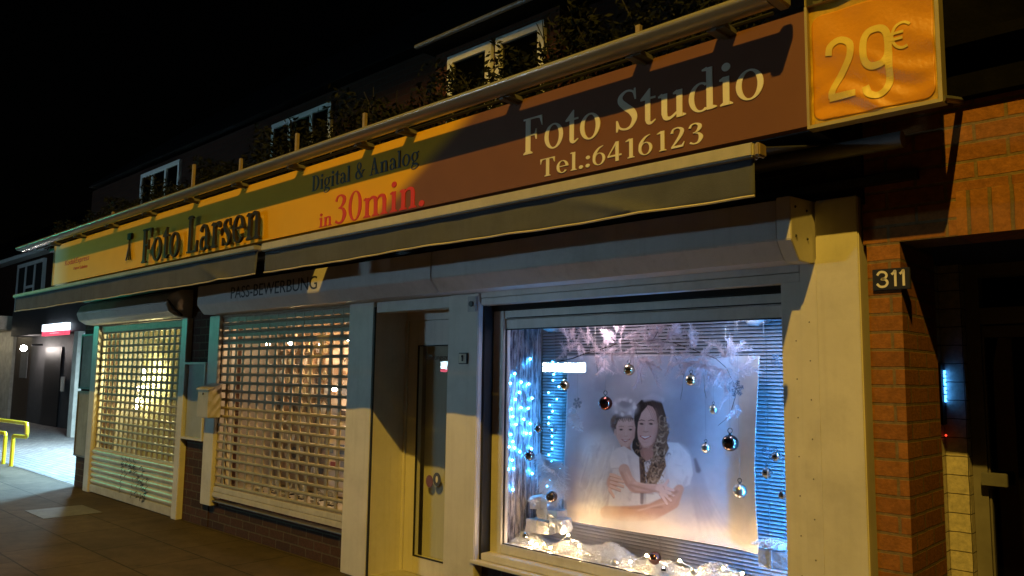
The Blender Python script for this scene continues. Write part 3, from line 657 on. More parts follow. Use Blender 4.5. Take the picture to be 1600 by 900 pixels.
# ------------------------------------------------------------------ price banner
BY = -.425
BN = thing("price_banner", "orange and yellow tarpaulin price banner reading 29 euro at the sign's right end", "banner", (-1.15, BY, 2.73))
def fold(x, z):
    a = x * .72 + z * .69; b = x * .35 - z * .94
    return .0050 * math.sin(34 * a + 2.2 * math.sin(7 * b)) * (.4 + .6 * math.sin(5 * b + 1) ** 2) + .0045 * math.sin(61 * (x * .2 + z) + 4 * math.sin(11 * x)) * max(0, 1 - (z - 2.735) / .35) + .003 * math.sin(22 * z + 5 * x)
def sheet(name, m, half, z0, z1, y, n=56):
    mb = MB(); vs5 = []
    for i in range(n + 1):
        z = z0 + (z1 - z0) * i / n; xa, xb = half(z)
        for k in range(n + 1): x = xa + (xb - xa) * k / n; vs5.append((x, y + fold(x, z), z))
    o = mb.add(vs5, [(i * (n + 1) + k, i * (n + 1) + k + 1, (i + 1) * (n + 1) + k + 1, (i + 1) * (n + 1) + k) for i in range(n) for k in range(n)]).build(name, m, BN, smooth=True)
    md = o.modifiers.new("thickness", 'SOLIDIFY'); md.thickness = .0015; md.offset = -1
    return o
sheet("tarpaulin", M['tarp'], lambda z: (-1.424, -.886), 2.737, 3.299, BY + .008)
rad = .05
def rounded(z):
    e = max(0, 2.754 + rad - z, z - (3.250 - rad)); c = rad - math.sqrt(max(0, rad * rad - e * e)); return (-1.410 + c, -.904 - c)
sheet("orange_panel", M['orange'], rounded, 2.754, 3.250, BY + .004, 72)
def thick(name, strokes, wd, m, y=BY + .002):
    mb = MB()
    for k, s_ in enumerate(strokes):
        q = st(*[(a, b, wd) for a, b in s_]); L, Rr = q[1], q[2]; n = len(L); e = .0006 * k
        vs2 = [(a, y - .0022 - e + fold(a, b), b) for a, b in L] + [(a, y - .0022 - e + fold(a, b), b) for a, b in Rr] + [(a, y + fold(a, b), b) for a, b in L] + [(a, y + fold(a, b), b) for a, b in Rr]
        fs2 = []
        for i in range(n - 1): fs2 += [(i, i + 1, n + i + 1, n + i), (i, 2 * n + i, 2 * n + i + 1, i + 1), (n + i, n + i + 1, 3 * n + i + 1, 3 * n + i)]
        fs2 += [(0, n, 3 * n, 2 * n), (n - 1, 3 * n - 1, 4 * n - 1, 2 * n - 1)]
        mb.add(vs2, fs2)
    return mb.build(name, m, BN)
D2 = [(-1.335, 3.045), (-1.325, 3.085), (-1.285, 3.105), (-1.243, 3.08), (-1.240, 3.03), (-1.262, 2.98), (-1.30, 2.92), (-1.322, 2.875), (-1.326, 2.846)]
thick("digit", [D2, [(-1.337, 2.848), (-1.28, 2.848), (-1.222, 2.848)]], .030, M['tarp_digit'])
D9 = [[(-1.133 + .052 * abs(math.cos(R_(a))) ** .75 * (1 if math.cos(R_(a)) > 0 else -1), 3.030 + .082 * abs(math.sin(R_(a))) ** .75 * (1 if math.sin(R_(a)) > 0 else -1)) for a in range(0, 361, 20)], [(-1.081, 3.04), (-1.081, 2.96), (-1.082, 2.875), (-1.098, 2.832), (-1.133, 2.815), (-1.168, 2.832), (-1.182, 2.868)]]
thick("digit", D9, .030, M['tarp_digit'])
thick("euro_mark", [[(-1.022 + .042 * math.cos(R_(a)), 3.052 + .055 * math.sin(R_(a))) for a in range(45, 320, 25)], [(-1.080, 3.066), (-1.04, 3.066), (-1.018, 3.066)], [(-1.080, 3.040), (-1.045, 3.040), (-1.022, 3.040)]], .012, M['tarp_digit'])
MB().frame(-1.434, -.876, 2.722, 3.30, BY - .018, BY + .045, .012, .016, .016, .001).build("frame", M['tarpframe'], BN, bevel=.002)
MB().tube([(-.885, BY, 2.74), (-.90, -.2, 2.80), (-.915, -.01, 2.85)], .016, 8).build("bracket", M['plate'], BN)
bx("bracket_plate", M['tarpframe'], BN, -.945, -.905, -.016, -.002, 2.83, 2.93)
UP = thing("price_banner", "dark grey panel above the orange 29 euro banner, cut by the frame's top edge", "banner", (-1.15, BY, 3.306))
bx("tarpaulin", M['dark'], UP, -1.43, -.88, BY + .004, BY + .02, 3.306, 3.9)
sans("lettering", "sho", -1.40, -1.17, 3.308, 3.40, BY + .003, mat('grey_print', (.10, .10, .09), .6), UP, .002)
bx("frame", M['tarpframe'], UP, -1.4345, -1.43, BY - .01, BY + .03, 3.306, 3.9)

# ------------------------------------------------------------------ gutter + railing
GY, GZ = -.565, 3.335
GT = thing("rain_gutter", "long pale metal gutter tube running along the roof edge above the sign", "gutter", (-7, GY, GZ))
pts = [(GY + .082 * math.cos(2 * math.pi * k / 28), GZ + .036 * math.sin(2 * math.pi * k / 28)) for k in range(28)]
MB().extrude_x(pts, -13.1, -1.535).build("tube", M['gutter'], GT, smooth=True)
bx("end_cap", M['gutter'], GT, -1.533, -1.475, GY - .085, GY + .085, GZ - .04, GZ + .04, bevel=.01)
RP = (-1.85, -2.34, -3.30, -4.33, -4.83, -5.79, -6.76, -7.75, -8.8, -9.9, -11.0, -12.0)
for x in RP[:]:
    MB().box(x - .05, x + .05, GY + .06, -.36, 3.300, 3.325).box(x - .012, x + .012, GY + .04, -.36, 3.285, 3.298).build("bracket", M['plate'], GT)
RL = thing("roof_railing", "row of thin pale posts standing behind the gutter among dark plants", "railing", (-7, -.42, 3.33))
for x, h in zip(RP, (3.40, 3.49, 3.40, 3.42, 3.56, 3.60, 3.56, 3.68, 3.42, 3.48, 3.4, 3.46)):
    bx("post", M['railpost'], RL, x - .014, x + .014, -.46, -.435, 3.33, h)
MB().tube([(-13.0, -.40, 3.34), (-1.6, -.40, 3.34)], .010, 6).build("rail", M['dark'], RL)

# ------------------------------------------------------------------ awnings
AY = -.92
def awning(x0, x1, zt, zb, zv, label, sag):
    t = thing("awning", label, "awning", ((x0 + x1) / 2, AY, zv), "retracted awnings under the sign")
    bx("front_bar", M['cream'] if x0 > -6 else M['oldbar'], t, x0, x1, AY - .02, AY + .05, zb, zt, bevel=.008)
    MB().extrude_x([(AY + .05, zt), (AY + .05, zt - .006), (-.1, 2.735), (-.1, 2.742)], x0 + .04, x1 - .04).build("fabric", M['valance'], t)
    nx = 160; mb = MB(); vs3 = []
    for i in range(nx + 1):
        u = i / nx; x = x0 + .01 + (x1 - x0 - .02) * u
        for k in range(9):
            v = k / 8; wob = .006 * math.sin(x * 7.1 + 1.3 * math.sin(x * 2.3)) * v + .005 * math.sin(x * 19 + v * 2) * v
            fold = .03 * v * math.exp(-((x - x1 + .55 + .5 * (1 - v)) / .09) ** 2)
            vs3.append((x, AY + .012 + wob - fold, zb - (zb - zv + sag * math.sin(math.pi * u) - .003 * math.sin(x * 3.1)) * v))
    m9 = 9
    fr = [(i * m9 + k, (i + 1) * m9 + k, (i + 1) * m9 + k + 1, i * m9 + k + 1) for i in range(nx) for k in range(8)]
    o = mb.add(vs3, fr).build("valance", M['valance'], t, smooth=True)
    sm = o.modifiers.new("thickness", 'SOLIDIFY'); sm.thickness = .004
    pts = [vs3[i * m9 + 8] for i in range(0, nx + 1, 2)]
    MB().tube([(a, b - .003, c) for a, b, c in pts], .0055, 6).build("bead", M['bead'], o, smooth=True)
    MB().tube([(x1 - .3, AY + .06, zt - .03), ((x0 + x1) / 2 + .8, -.25, 2.66)], .02, 8).build("arm", M['plate'], t)
    MB().tube([(x0 + .3, AY + .06, zt - .03), ((x0 + x1) / 2 - .8, -.25, 2.66)], .02, 8).build("arm", M['plate'], t)
    return t
a1 = awning(-11.85, -5.50, 2.556, 2.515, 2.335, "left retracted awning, shorter valance with green tinge below Foto Larsen", .004)
a2 = awning(-5.40, -1.452, 2.556, 2.495, 2.335, "right retracted awning, cream front bar and dark grey valance below Foto Studio", -.006)
bx("end_cap", M['railpost'], a2, -1.450, -1.425, AY - .015, AY + .05, 2.497, 2.552, bevel=.006)
MB().tube([(-11.9, -.12, 2.69), (-1.13, -.12, 2.69)], .04, 12).build("roller_tube", M['plate'], a2, smooth=True)
bx("mounting_rail", M['dark'], a2, -11.9, -1.1, -.06, -.005, 2.52, 2.56)

# ------------------------------------------------------------------ small fittings on the shop front
NC = thing("notice_case", "narrow grey two panel notice case at the shop's left corner beside the lit passage", "notice case", (-11.7, 0, .4))
for (za, zb, m_) in ((1.33, 2.08, M['plaster']), (.42, 1.30, M['plaster'])):
    MB().frame(-11.97, -11.50, za, zb, -.03, .015, .025).build("frame", M['plate'], NC)
    bx("notice_board", m_, NC, -11.945, -11.525, -.015, .012, za + .025, zb - .025)
    MB().box(-11.945, -11.525, -.027, -.022, za + .025, zb - .025).build("pane", M['glass'], NC)
NM = thing("notice_case", "pale glazed notice case between the shutters, half behind the grey letterbox", "notice case", (-8.3, 0, .88))
MB().frame(-8.585, -8.075, .87, 1.69, -.06, .015, .022).build("frame", M['alu'], NM)
bx("notice_board", mat('pale_board', (.45, .46, .46), .3, .2, 3), NM, -8.56, -8.10, -.02, .012, .892, 1.668)
MB().box(-8.56, -8.10, -.05, -.044, .892, 1.668).build("pane", M['glass'], NM)
LBX = thing("letterbox", "grey metal letterbox hung by the open grille shutter", "letterbox", (-8.0, 0, 1.12))
MB().extrude_x([(-.05, 1.13), (-.19, 1.13), (-.19, 1.41), (-.05, 1.46)], -7.93, -7.69).build("body", M['mailbox'], LBX, bevel=.006)
MB().extrude_x([(-.048, 1.475), (-.205, 1.42), (-.205, 1.405), (-.048, 1.462)], -7.94, -7.68).build("lid", M['mailbox'], LBX)
MB().tube([(-7.81, -.187, 1.37), (-7.81, -.196, 1.37)], .012, 10).build("lock", M['dark'], LBX)
KS = thing("key_switch", "small dark key switch high on the white pilaster right of the door", "switch", (-4.1, -.05, 2.1))
p = at(738, 475, -.05); bx("plate", M['mailbox'], KS, p.x - .042, p.x + .042, -.058, -.046, p.z - .055, p.z + .055, bevel=.003)
MB().tube([(p.x, -.058, p.z), (p.x, -.068, p.z)], .02, 14).build("lock", M['dark'], KS)
DB = thing("door_bell", "small white framed bell push on the pilaster right of the door", "door bell", (-4.2, -.05, 1.7))
p = at(724, 560, -.05); bx("plate", M['dark'], DB, p.x - .045, p.x + .045, -.056, -.046, p.z - .04, p.z + .04, bevel=.003)
bx("cover", M['letter'], DB, p.x - .036, p.x + .036, -.060, -.0565, p.z - .033, p.z + .033)
bx("symbol", M['ink'], DB, p.x - .006, p.x + .010, -.062, -.0605, p.z - .02, p.z + .012); MB().ball((p.x + .001, -.062, p.z + .014), .009, 10, 8).build("symbol", M['ink'], DB)
HP = thing("house_number_plate", "black plate with white number 311 on the orange brick pier", "number plate", (-1.235, 0, 2.02))
bx("plate", M['ink'], HP, -1.318, -1.152, -.026, -.012, 2.017, 2.117, bevel=.002)
def digit(pts, wd, y, m, parent):
    q = st(*[(a, b, wd) for a, b in pts]); n = len(q[1]); mb = MB()
    for i in range(n - 1): mb.prism([q[1][i], q[1][i + 1], q[2][i + 1], q[2][i]], y - .002, y)
    return mb.build("digit", m, parent)
digit([(-1.296, 2.088), (-1.283, 2.102), (-1.263, 2.100), (-1.254, 2.086), (-1.262, 2.072), (-1.277, 2.069), (-1.259, 2.065), (-1.251, 2.050), (-1.262, 2.035), (-1.283, 2.034), (-1.298, 2.048)], .0105, -.0262, M['letter'], HP)
for xx in (-1.216, -1.180): digit([(xx - .016, 2.088), (xx - .006, 2.096), (xx, 2.103), (xx, 2.07), (xx, 2.032)], .0105, -.0262, M['letter'], HP)
q = [atz(*t) for t in ((68, 797), (108, 790), (122, 800), (100, 815))]
mb = MB(); c0 = sum(q, Vector()) / 4; ex, ey = .34, .30
mb.box(c0.x - ex, c0.x + ex, c0.y - ey, c0.y + ey, .001, .007); o = mb.build("access_cover", M['cover'], bevel=.002); tag(o, "flat grey metal access cover in the pavement before the left shutter", "access cover")

# ------------------------------------------------------------------ right neighbour: entrance of number 311
NB = thing("brick_house", "orange brick house entrance with dark doorway right of the shop, number 311", "building", (0, 0, 0))
bw = MB(); bw.box(-1.345, -1.197, -.01, .50, 0, 2.24); bw.box(-1.345, 4.0, -.01, .25, 2.44, 2.845); bw.box(-1.36, -.955, -.01, .25, 2.2405, 2.4395)
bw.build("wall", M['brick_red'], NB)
bx("wall_strip", M['brick_dark'], NB, -1.40, -1.346, .06, .4, 0, 2.6)
bx("lintel", M['brick_soldier'], NB, -.954, 4.0, -.012, .25, 2.241, 2.439)
TY = .95
xt0, xt1 = at(1480, 745, TY).x, at(1515, 745, TY).x
tl = MB(); tl.box(xt0, xt1, TY, TY + .2, 0, 2.24); tl.box(xt0 - .1, xt0 - .001, .502, TY + .2, 0, 2.24); tl.build("tiled_reveal", M['tile'], NB)
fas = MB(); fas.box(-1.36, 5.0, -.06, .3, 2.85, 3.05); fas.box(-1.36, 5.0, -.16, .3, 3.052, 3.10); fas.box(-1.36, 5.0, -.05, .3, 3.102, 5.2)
fas.build("fascia", mat('shade_black_fascia', (.004, .0038, .004), .8, .4, 8, .3, 40, spec=.03), NB)  # near-black colour stands in for the shade above the bricks
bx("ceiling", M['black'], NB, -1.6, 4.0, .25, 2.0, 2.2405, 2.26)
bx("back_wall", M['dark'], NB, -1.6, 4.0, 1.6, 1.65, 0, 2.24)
bx("side_wall", M['roomwall'], NB, 1.6, 1.65, .25, 1.6, 0, 2.24)
xd_ = at(1546, 700, TY + .07).x
dr = MB().frame(xt1 + .075, 1.0, .0, 1.90, TY + .07, TY + .13, xd_ - xt1 - .075, .06, .12, .06).build("door", mat('dark_alu', (.16, .15, .14), .35, .2), NB)
MB().box(xd_ - .005, .95, TY + .10, TY + .106, .115, 1.845).build("pane", M['glass_dark'], dr)
fr = MB().frame(xt1 + .002, 1.1, 0, 2.24, TY + .06, TY + .15, .07, .075, .01, .07); fr.box(xt1 + .073, 1.02, TY + .06, TY + .15, 1.91, 2.0); fr.build("door_frame", mat('grey_alu', (.20, .19, .18), .4, .2), NB)
p = at(1553, 750, TY)
bx("handle", M['plate'], dr, p.x - .06, p.x + .06, TY, TY + .03, p.z - .035, p.z + .035, bevel=.004)
bx("handle_stem", M['plate'], dr, p.x - .05, p.x - .025, TY + .031, TY + .07, p.z - .05, p.z + .02)
IX = xt0
ia, ib, ic_ = atx(1470, 578, IX), atx(1477, 578, IX), atx(1473, 629, IX)
IC = thing("intercom", "intercom panel with blue lit name strip in the dark entrance reveal", "intercom", (IX, ia.y, ic_.z))
bx("panel", M['ink'], IC, IX, IX + .012, ia.y - .05, ib.y + .02, ic_.z - .12, ia.z + .04, bevel=.003)
hh = (ia.z - ic_.z) / 4; ics = MB()
for k in range(4): ics.box(IX + .0125, IX + .016, ia.y, ib.y, ic_.z + k * hh + .004, ic_.z + (k + 1) * hh - .004)
ics.build("lit_strip", emit('blue_led_strip', (.06, .34, 1.0), 9.0), IC)
for k in range(4): bx("name_mark", M['ink'], IC, IX + .0162, IX + .0168, ia.y + .01, ib.y - .01, ic_.z + (k + .4) * hh, ic_.z + (k + .55) * hh)
q = atx(1473, 680, IX); MB().ball((IX + .016, q.y, q.z), .006, 10, 8).build("indicator", emit('red_led', (1, .05, .02), 2), IC)

# ------------------------------------------------------------------ house behind the flat roof
HB = thing("brick_house", "dark brick house with white windows rising behind the shop's flat roof", "building", (-9, 2.2, 0))
bx("wall", M['brick_house'], HB, -18.5, 3.0, 2.06, 2.4, 3.32, 5.50)
DYF = 1.86
d0, d1 = at(681, 110, DYF).x, -4.86
bx("dormer", brick('dormer_brick', (.10, .034, .018), (.07, .026, .015), (.06, .045, .035)), HB, d0, d1, DYF, 2.055, 3.32, at(690, 82, DYF).z + .02)
de = at(652, 80, 1.62)
bx("dormer_roof", M['rooftile'], HB, de.x, -4.4, 1.62, 2.9, de.z + .01, de.z + .09)
MB().tube([(de.x, 1.60, de.z + .04), (-4.4, 1.60, de.z + .04)], .028, 10).build("gutter", M['plate'], HB, smooth=True)
MB().extrude_x([(1.97, 5.57), (2.0, 5.62), (5.5, 8.6), (5.5, 5.57)], -18.5, 3.0).build("roof", M['rooftile'], HB)
def house_window(x0, x1, z0, z1, y, mull, parent, ft=.07):
    f_ = MB().frame(x0, x1, z0, z1, y - .05, y - .002, ft)
    for mx_ in mull: f_.box(mx_ - .035, mx_ + .035, y - .048, y - .004, z0 + ft, z1 - ft)
    f_ = f_.build("window", M['winframe'], parent)
    MB().box(x0 + ft, x1 - ft, y - .02, y - .012, z0 + ft, z1 - ft).build("pane", M['glass_dark'], f_)
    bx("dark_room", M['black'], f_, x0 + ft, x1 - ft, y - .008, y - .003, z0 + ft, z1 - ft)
    return f_
house_window(-15.7, -13.95, 4.15, 5.39, 2.06, (-15.15, -14.55), HB)
house_window(-10.72, -9.12, 4.6, 5.33, 2.06, (-10.2, -9.62), HB)
kk = (DYF + 3.81) / 5.86
house_window(-6.70 * kk, -5.98 * kk, 4.2, 1.6 + 3.68 * kk, DYF, (), HB, .085)
house_window(-5.91 * kk, -5.20 * kk, 4.2, 1.6 + 3.68 * kk, DYF, (), HB, .085)
# roof terrace plants
def leaf_cloud(n_, cx_, wx, z0_, hh, y0_, wy, mb, size=.05):
    for _ in range(n_):
        u = random.uniform(-1, 1)
        x = cx_ + u * wx; z = z0_ + hh * (1 - u * u * .5) * random.random() ** .8 * (.75 + .25 * math.sin(x * 9 + cx_)); y = y0_ + random.uniform(-wy, wy)
        s_ = size * random.uniform(.5, 1.2); a = Vector((random.gauss(0, 1), random.gauss(0, 1), random.gauss(0, .7))).normalized(); b_ = a.cross(Vector((random.gauss(0, 1), random.gauss(0, 1), random.gauss(0, 1)))).normalized()
        c_ = Vector((x, y, z))
        mb.add([c_ - a * s_, c_ + b_ * s_ * .38, c_ + a * s_, c_ - b_ * s_ * .38], [(0, 1, 2, 3)])
plants = [(-12.3, .75, .28, "low dark plant at the gutter's left end"), (-10.6, .85, .34, "dark bushy plant above the small red print of the sign"),
          (-9.2, .6, .40, "dark plant below the leftmost white window, above Foto"), (-7.9, .7, .40, "dark leafy plant above the word Larsen"),
          (-6.5, .65, .52, "tall dark plant beside the middle white window"), (-5.35, .55, .55, "dark bushy plant between the middle window and the dormer windows"),
          (-4.25, .6, .42, "dark plant hanging before the pair of dormer windows"), (-3.2, .55, .55, "dense dark plant above the word Foto of Foto Studio"),
          (-2.35, .5, .62, "tall dark plant right of the dormer, above the word Studio")]
for cx_, wx, hh, lab in plants:
    t = thing("balcony_plant", lab, "plant", (cx_, -.12, 3.32), "plants along the roof edge")
    mb = MB(); leaf_cloud(int(2600 * wx / .6), cx_, wx, 3.34, hh + .12, -.12, .22, mb, .030); mb.build("foliage", M['leaf'], t, recalc=False)
    mb = MB()
    for _ in range(9):
        x = cx_ + random.uniform(-.6, .6) * wx; mb.tube([(x, -.12, 3.315), (x + random.uniform(-.1, .1), -.1 + random.uniform(-.1, .1), 3.34 + hh * .5), (x + random.uniform(-.2, .2), -.12 + random.uniform(-.15, .15), 3.34 + hh * 1.0)], [.008, .006, .003], 5)
    mb.build("stem", M['stem'], t)
    bx("planter", M['dark'], t, cx_ - wx * .8, cx_ + wx * .8, -.26, .05, 3.312, 3.345)

# ------------------------------------------------------------------ left neighbours across the passage
LY = 3.45
def P(px, py, y=LY): return at(px, py, y)
LH = thing("brick_house", "far brick house with white casement windows beyond the passage", "building", (-28, LY, 0))
a = P(135, 500); ez = P(40, 407).z
lw = MB(); lw.box(-60, -13.0, LY + .02, LY + .4, 2.95, ez); lw.build("wall", M['brick_house'], LH)
bx("gutter", M['winframe'], LH, -60, -13.0, LY - .3, LY + .0, ez, ez + .12)
MB().extrude_x([(LY - .3, ez + .13), (LY + 4, ez + 3.2), (LY + 4, ez + .13)], -60, -19).build("roof", M['rooftile'], LH)
w0, w1 = P(27, 460).x, P(68, 460).x
zt_, zb_ = P(48, 410).z, P(48, 512).z
def win3(x0, x1, z0, z1, parent):
    f_ = MB().frame(x0, x1, z0, z1, LY - .06, LY + .018, .11); n3 = 3
    for k in (1, 2): f_.box(x0 + (x1 - x0) * k / 3 - .06, x0 + (x1 - x0) * k / 3 + .06, LY - .055, LY + .01, z0 + .11, z1 - .11)
    for k, fz in ((0, .35), (1, .62), (2, .35)):
        xa, xb = x0 + (x1 - x0) * k / 3 + .06, x0 + (x1 - x0) * (k + 1) / 3 - .06
        f_.box(xa, xb, LY - .05, LY + .01, z0 + (z1 - z0) * fz - .04, z0 + (z1 - z0) * fz + .04)
    f_ = f_.build("window", M['winframe'], parent)
    bx("pane", M['black'], f_, x0 + .1, x1 - .1, LY - .03, LY - .02, z0 + .1, z1 - .1)
win3(w0, w1, zb_, zt_, LH)
win3(w0 - 6.5, w1 - 6.5, zb_, zt_, LH)
LS = thing("shop_building", "dark fronted neighbouring shop under the far brick house, closed shutters", "building", (-24, LY, 0))
x40, x45 = P(40, 600).x, P(46, 600).x
zf0 = P(70, 530).z
bx("fascia", mat('dark_fascia', (.035, .035, .036), .6, .3), LS, x40, -13.0, LY - .5, LY + .015, 2.55, 3.3)
bx("wall", mat('dark_shutter', (.05, .05, .052), .6, .3, 5), LS, x45, -13.0, LY - .02, LY + .2, 0, 2.548)
xd0, xd1 = P(71, 600).x, P(96, 600).x
dd = bx("door", mat('dark_door', (.022, .02, .02), .5, .3), LS, xd0, xd1, LY - .06, LY - .021, 0.01, 2.2)
pn = P(97, 600, LY - .08); bx("notice", M['letter'], LS, pn.x - .16, pn.x + .16, LY - .075, LY - .061, pn.z - .2, pn.z + .2)
sgx0, sgx1 = P(70, 515, LY - .55).x, P(107, 515, LY - .55).x; sz1, szm, sz0 = P(88, 506, LY - .55).z, P(88, 517.5, LY - .55).z, P(88, 524, LY - .55).z
LSG = thing("lit_shop_sign", "backlit white sign with red lower strip on the dark fascia beyond the passage", "sign", ((sgx0 + sgx1) / 2, LY - .55, sz0))
bx("white_panel", emit('lit_white', (.72, .86, 1.0), 3.2), LSG, sgx0, sgx1, LY - .62, LY - .51, szm + .01, sz1)
bx("red_panel", emit('lit_red', (1.0, .06, .13), 1.2), LSG, sgx0, sgx1, LY - .615, LY - .51, sz0, szm)
sans("lettering", "FAHRSCHULE", sgx0 + .12, sgx1 - .12, szm + .06, sz1 - .06, LY - .621, mat('sign_blue', (.25, .35, .6), .5), LSG, .004)
sans("lettering", "UNTERRICHT", sgx0 + .7, sgx1 - .5, sz0 + .05, szm - .05, LY - .616, emit('lit_pink', (1, .75, .8), 1.6), LSG, .004)
# lit entrance further left
EN = thing("entrance_canopy", "pale canopy with strip light at the far left edge of the photo", "canopy", (-33, LY, 0))
cx0, cx1 = P(-60, 525).x, P(37, 525).x
bx("canopy", M['plaster'], EN, cx0, cx1, LY - .9, LY + .018, 2.78, 3.2)
bx("strip_light", emit('strip_light', (1.0, .86, .60), 11.0), EN, cx0, cx1 - .1, LY - .88, LY - .8, 2.735, 2.778)
bx("wall", M['plaster'], EN, cx0, P(17, 600).x, LY - .03, LY + .2, 0, 2.778)
bx("door", mat('brown_door', (.05, .035, .025), .5, .3), EN, P(17.5, 600).x, x45 - .05, LY + .05, LY + .1, 0, 2.778)
bx("door_window", M['plate'], EN, P(27, 600).x, P(38, 600).x, LY + .03, LY + .045, 1.3, 2.1)
WL = thing("wall_lamp", "bright round bulb lamp on the wall beside the strip lit entrance", "lamp", P(37, 544, LY - .5))
pb_ = P(37, 544, LY - .5)
MB().ball(tuple(pb_), .085, 16, 12).build("bulb", emit('bulb_white', (1.0, .88, .82), 160.0), WL, smooth=True)
MB().tube([(pb_.x, LY - .3, pb_.z + .1), (pb_.x, LY + .0, pb_.z + .12)], .03, 8).build("arm", M['dark'], WL)
# white lit column with downpipe by the passage
CL = thing("white_column", "pale rendered column with white downpipe lit cold beside the passage", "column", (-23.5, 3.4, 0))
fx = P(110, 600, 2.6).x
bx("column", M['plaster'], CL, fx, fx + .28, 2.6, LY - .03, 0, 2.5)
MB().tube([(fx + .30, 2.75, 2.47), (fx + .36, 2.85, 2.30), (fx + .36, 3.05, 2.15), (fx + .36, 3.05, 0.0)], .055, 10).build("downpipe", M['winframe'], CL, smooth=True)
# yellow bicycle rail
BR = thing("bicycle_rail", "yellow tubular bicycle rail standing at the edge of the lit paving", "bicycle rail", (-15, .1, 0))
def arc_path(ps, rad=.06, n=5):
    out = [Vector(ps[0])]
    for i in range(1, len(ps) - 1):
        a, b, c = Vector(ps[i - 1]), Vector(ps[i]), Vector(ps[i + 1]); u, v = (a - b).normalized(), (c - b).normalized()
        for k in range(n + 1):
            t = k / n; out.append((b + u * rad) * (1 - t) ** 2 + b * 2 * t * (1 - t) + (b + v * rad) * t * t)
    out.append(Vector(ps[-1])); return out
y0 = .02
def BP(px, py): v = at(px, py, y0); return (v.x, y0, v.z)
gz = lambda q: (q[0], q[1], 0.0)
s1 = [BP(-40, 651), BP(42, 662), BP(42, 683), BP(21, 681), BP(19, 728)]; s1[-1] = gz((s1[-2][0], y0, 0))
s2 = [BP(-40, 671), BP(9, 677), BP(8, 728)]; s2[-1] = gz((s2[-2][0], y0, 0))
MB().tube(arc_path(s1), .031, 12).build("tube", M['yellow'], BR, smooth=True)
MB().tube(arc_path(s2), .031, 12).build("tube", M['yellow'], BR, smooth=True)

# ------------------------------------------------------------------ across the street: lit shop windows that light and mirror in the shop front
OP = thing("lit_window_row", "cold white lit shop window across the street, mirrored in the display glass", "shop window", (-16.8, -16, 1.7))
bx("pane", emit('cold_window', (.41, .71, .95), 275.0), OP, -17.75, -15.95, -16.06, -16.0, 1.72, 2.02)
MB().frame(-18.0, -15.7, 1.4, 2.4, -16.3, -16.07, .2).build("frame", M['dark'], OP)
OP2 = thing("lit_shop_sign", "white and red lit sign across the street, mirrored in the door glass", "sign", (-23, -16, 1.7))
bx("white_panel", emit('far_white', (.62, .90, 1.0), 40), OP2, -23.34, -22.5, -16.06, -16.0, 1.80, 2.09)
bx("red_panel", emit('far_red', (1.0, .1, .2), 16), OP2, -23.34, -22.5, -16.06, -16.0, 1.67, 1.795)

# ================================================================== decorated display window
PY = .46
# ------------------------------------------------------------------ venetian blind
VB = thing("venetian_blind", "grey venetian blind closing the back of the decorated display window", "blind", (-2.75, .60, .40))
mb = MB(); zz = .43
while zz < 1.97:
    ys = [.615, .607, .600, .595, .592]; zs = [.0175, .0145, .0105, .0055, .0]
    n0 = len(mb.v)
    for x in (-3.93, -1.54):
        for a, b in zip(ys, zs): mb.v.append((x, a, zz + b))
    for i in range(4): mb.f.append((n0 + i, n0 + i + 1, n0 + 6 + i, n0 + 5 + i))
    zz += .0222
mb.build("slats", M['blind'], VB, smooth=True, recalc=False)
mb = MB()
for x in (-3.72, -2.9, -2.15, -1.62): mb.tube([(x, .583, 1.985), (x, .583, .42)], .0012, 5)
mb.build("ladder_cord", M['letter_dark'], VB)
bx("bottom_rail", M['blind'], VB, -3.93, -1.54, .585, .618, .405, .422, bevel=.003)
MB().tube([(-1.80, .57, 1.72), (-1.775, .57, 1.45)], .004, 6).build("wand", M['letter'], VB)

# ------------------------------------------------------------------ poster: the print is painted per vertex on a fine grid
PW = thing("poster", "large curling print of a smiling woman hugging a small child, both in white", "poster", (-2.9, PY, .55))
NXg, NZg = 460, 440
TL, TR, BL, BR_ = at(885, 556, PY), at(1191, 556, PY), at(880, 811, PY), at(1195, 863, PY)
U, V = np.meshgrid(np.linspace(0, 1, NXg), np.linspace(0, 1, NZg))
left = np.stack([TL.x + (BL.x - TL.x) * V, TL.z + (BL.z - TL.z) * V], -1)
right = np.stack([TR.x + (BR_.x - TR.x) * V - .022 * np.sin(np.pi * V), TR.z + (BR_.z - TR.z) * V], -1)
XZ = left * (1 - U[..., None]) + right * U[..., None]
curl = -.05 * np.clip((U - .84) / .16, 0, 1) ** 2 + .010 * np.sin(U * 9 + V * 2) - .02 * np.clip((V - .93) / .07, 0, 1) ** 2 + .012 * np.sin(V * 5 + 1)
Pm = np.stack([XZ[..., 0], PY + curl, XZ[..., 1]], -1)
# survey pixel of every grid point of the flat print
Q = np.stack([XZ[..., 0], np.full_like(U, PY), XZ[..., 1]], -1) - np.array(CAM)
cq = Q @ np.array(RM)
gx = cq[..., 0] / cq[..., 2] * F_PX + 800; gy = cq[..., 1] / cq[..., 2] * F_PX + 450
C = np.empty((NZg, NXg, 3))
def vnoise(sc, seed, oct=4):
    out = np.zeros_like(gx); amp = 1.0; tot = 0
    g = np.random.default_rng(seed)
    for k in range(oct):
        n_ = 128; T = g.random((n_, n_)); x = gx / sc; y = gy / sc
        xi = np.floor(x).astype(int); yi = np.floor(y).astype(int); fx = x - xi; fy = y - yi
        fx = fx * fx * (3 - 2 * fx); fy = fy * fy * (3 - 2 * fy)
        t = lambda a, b: T[(yi + b) % n_, (xi + a) % n_]
        out += amp * ((t(0, 0) * (1 - fx) + t(1, 0) * fx) * (1 - fy) + (t(0, 1) * (1 - fx) + t(1, 1) * fx) * fy); tot += amp
        amp *= .5; sc /= 2
    return out / tot
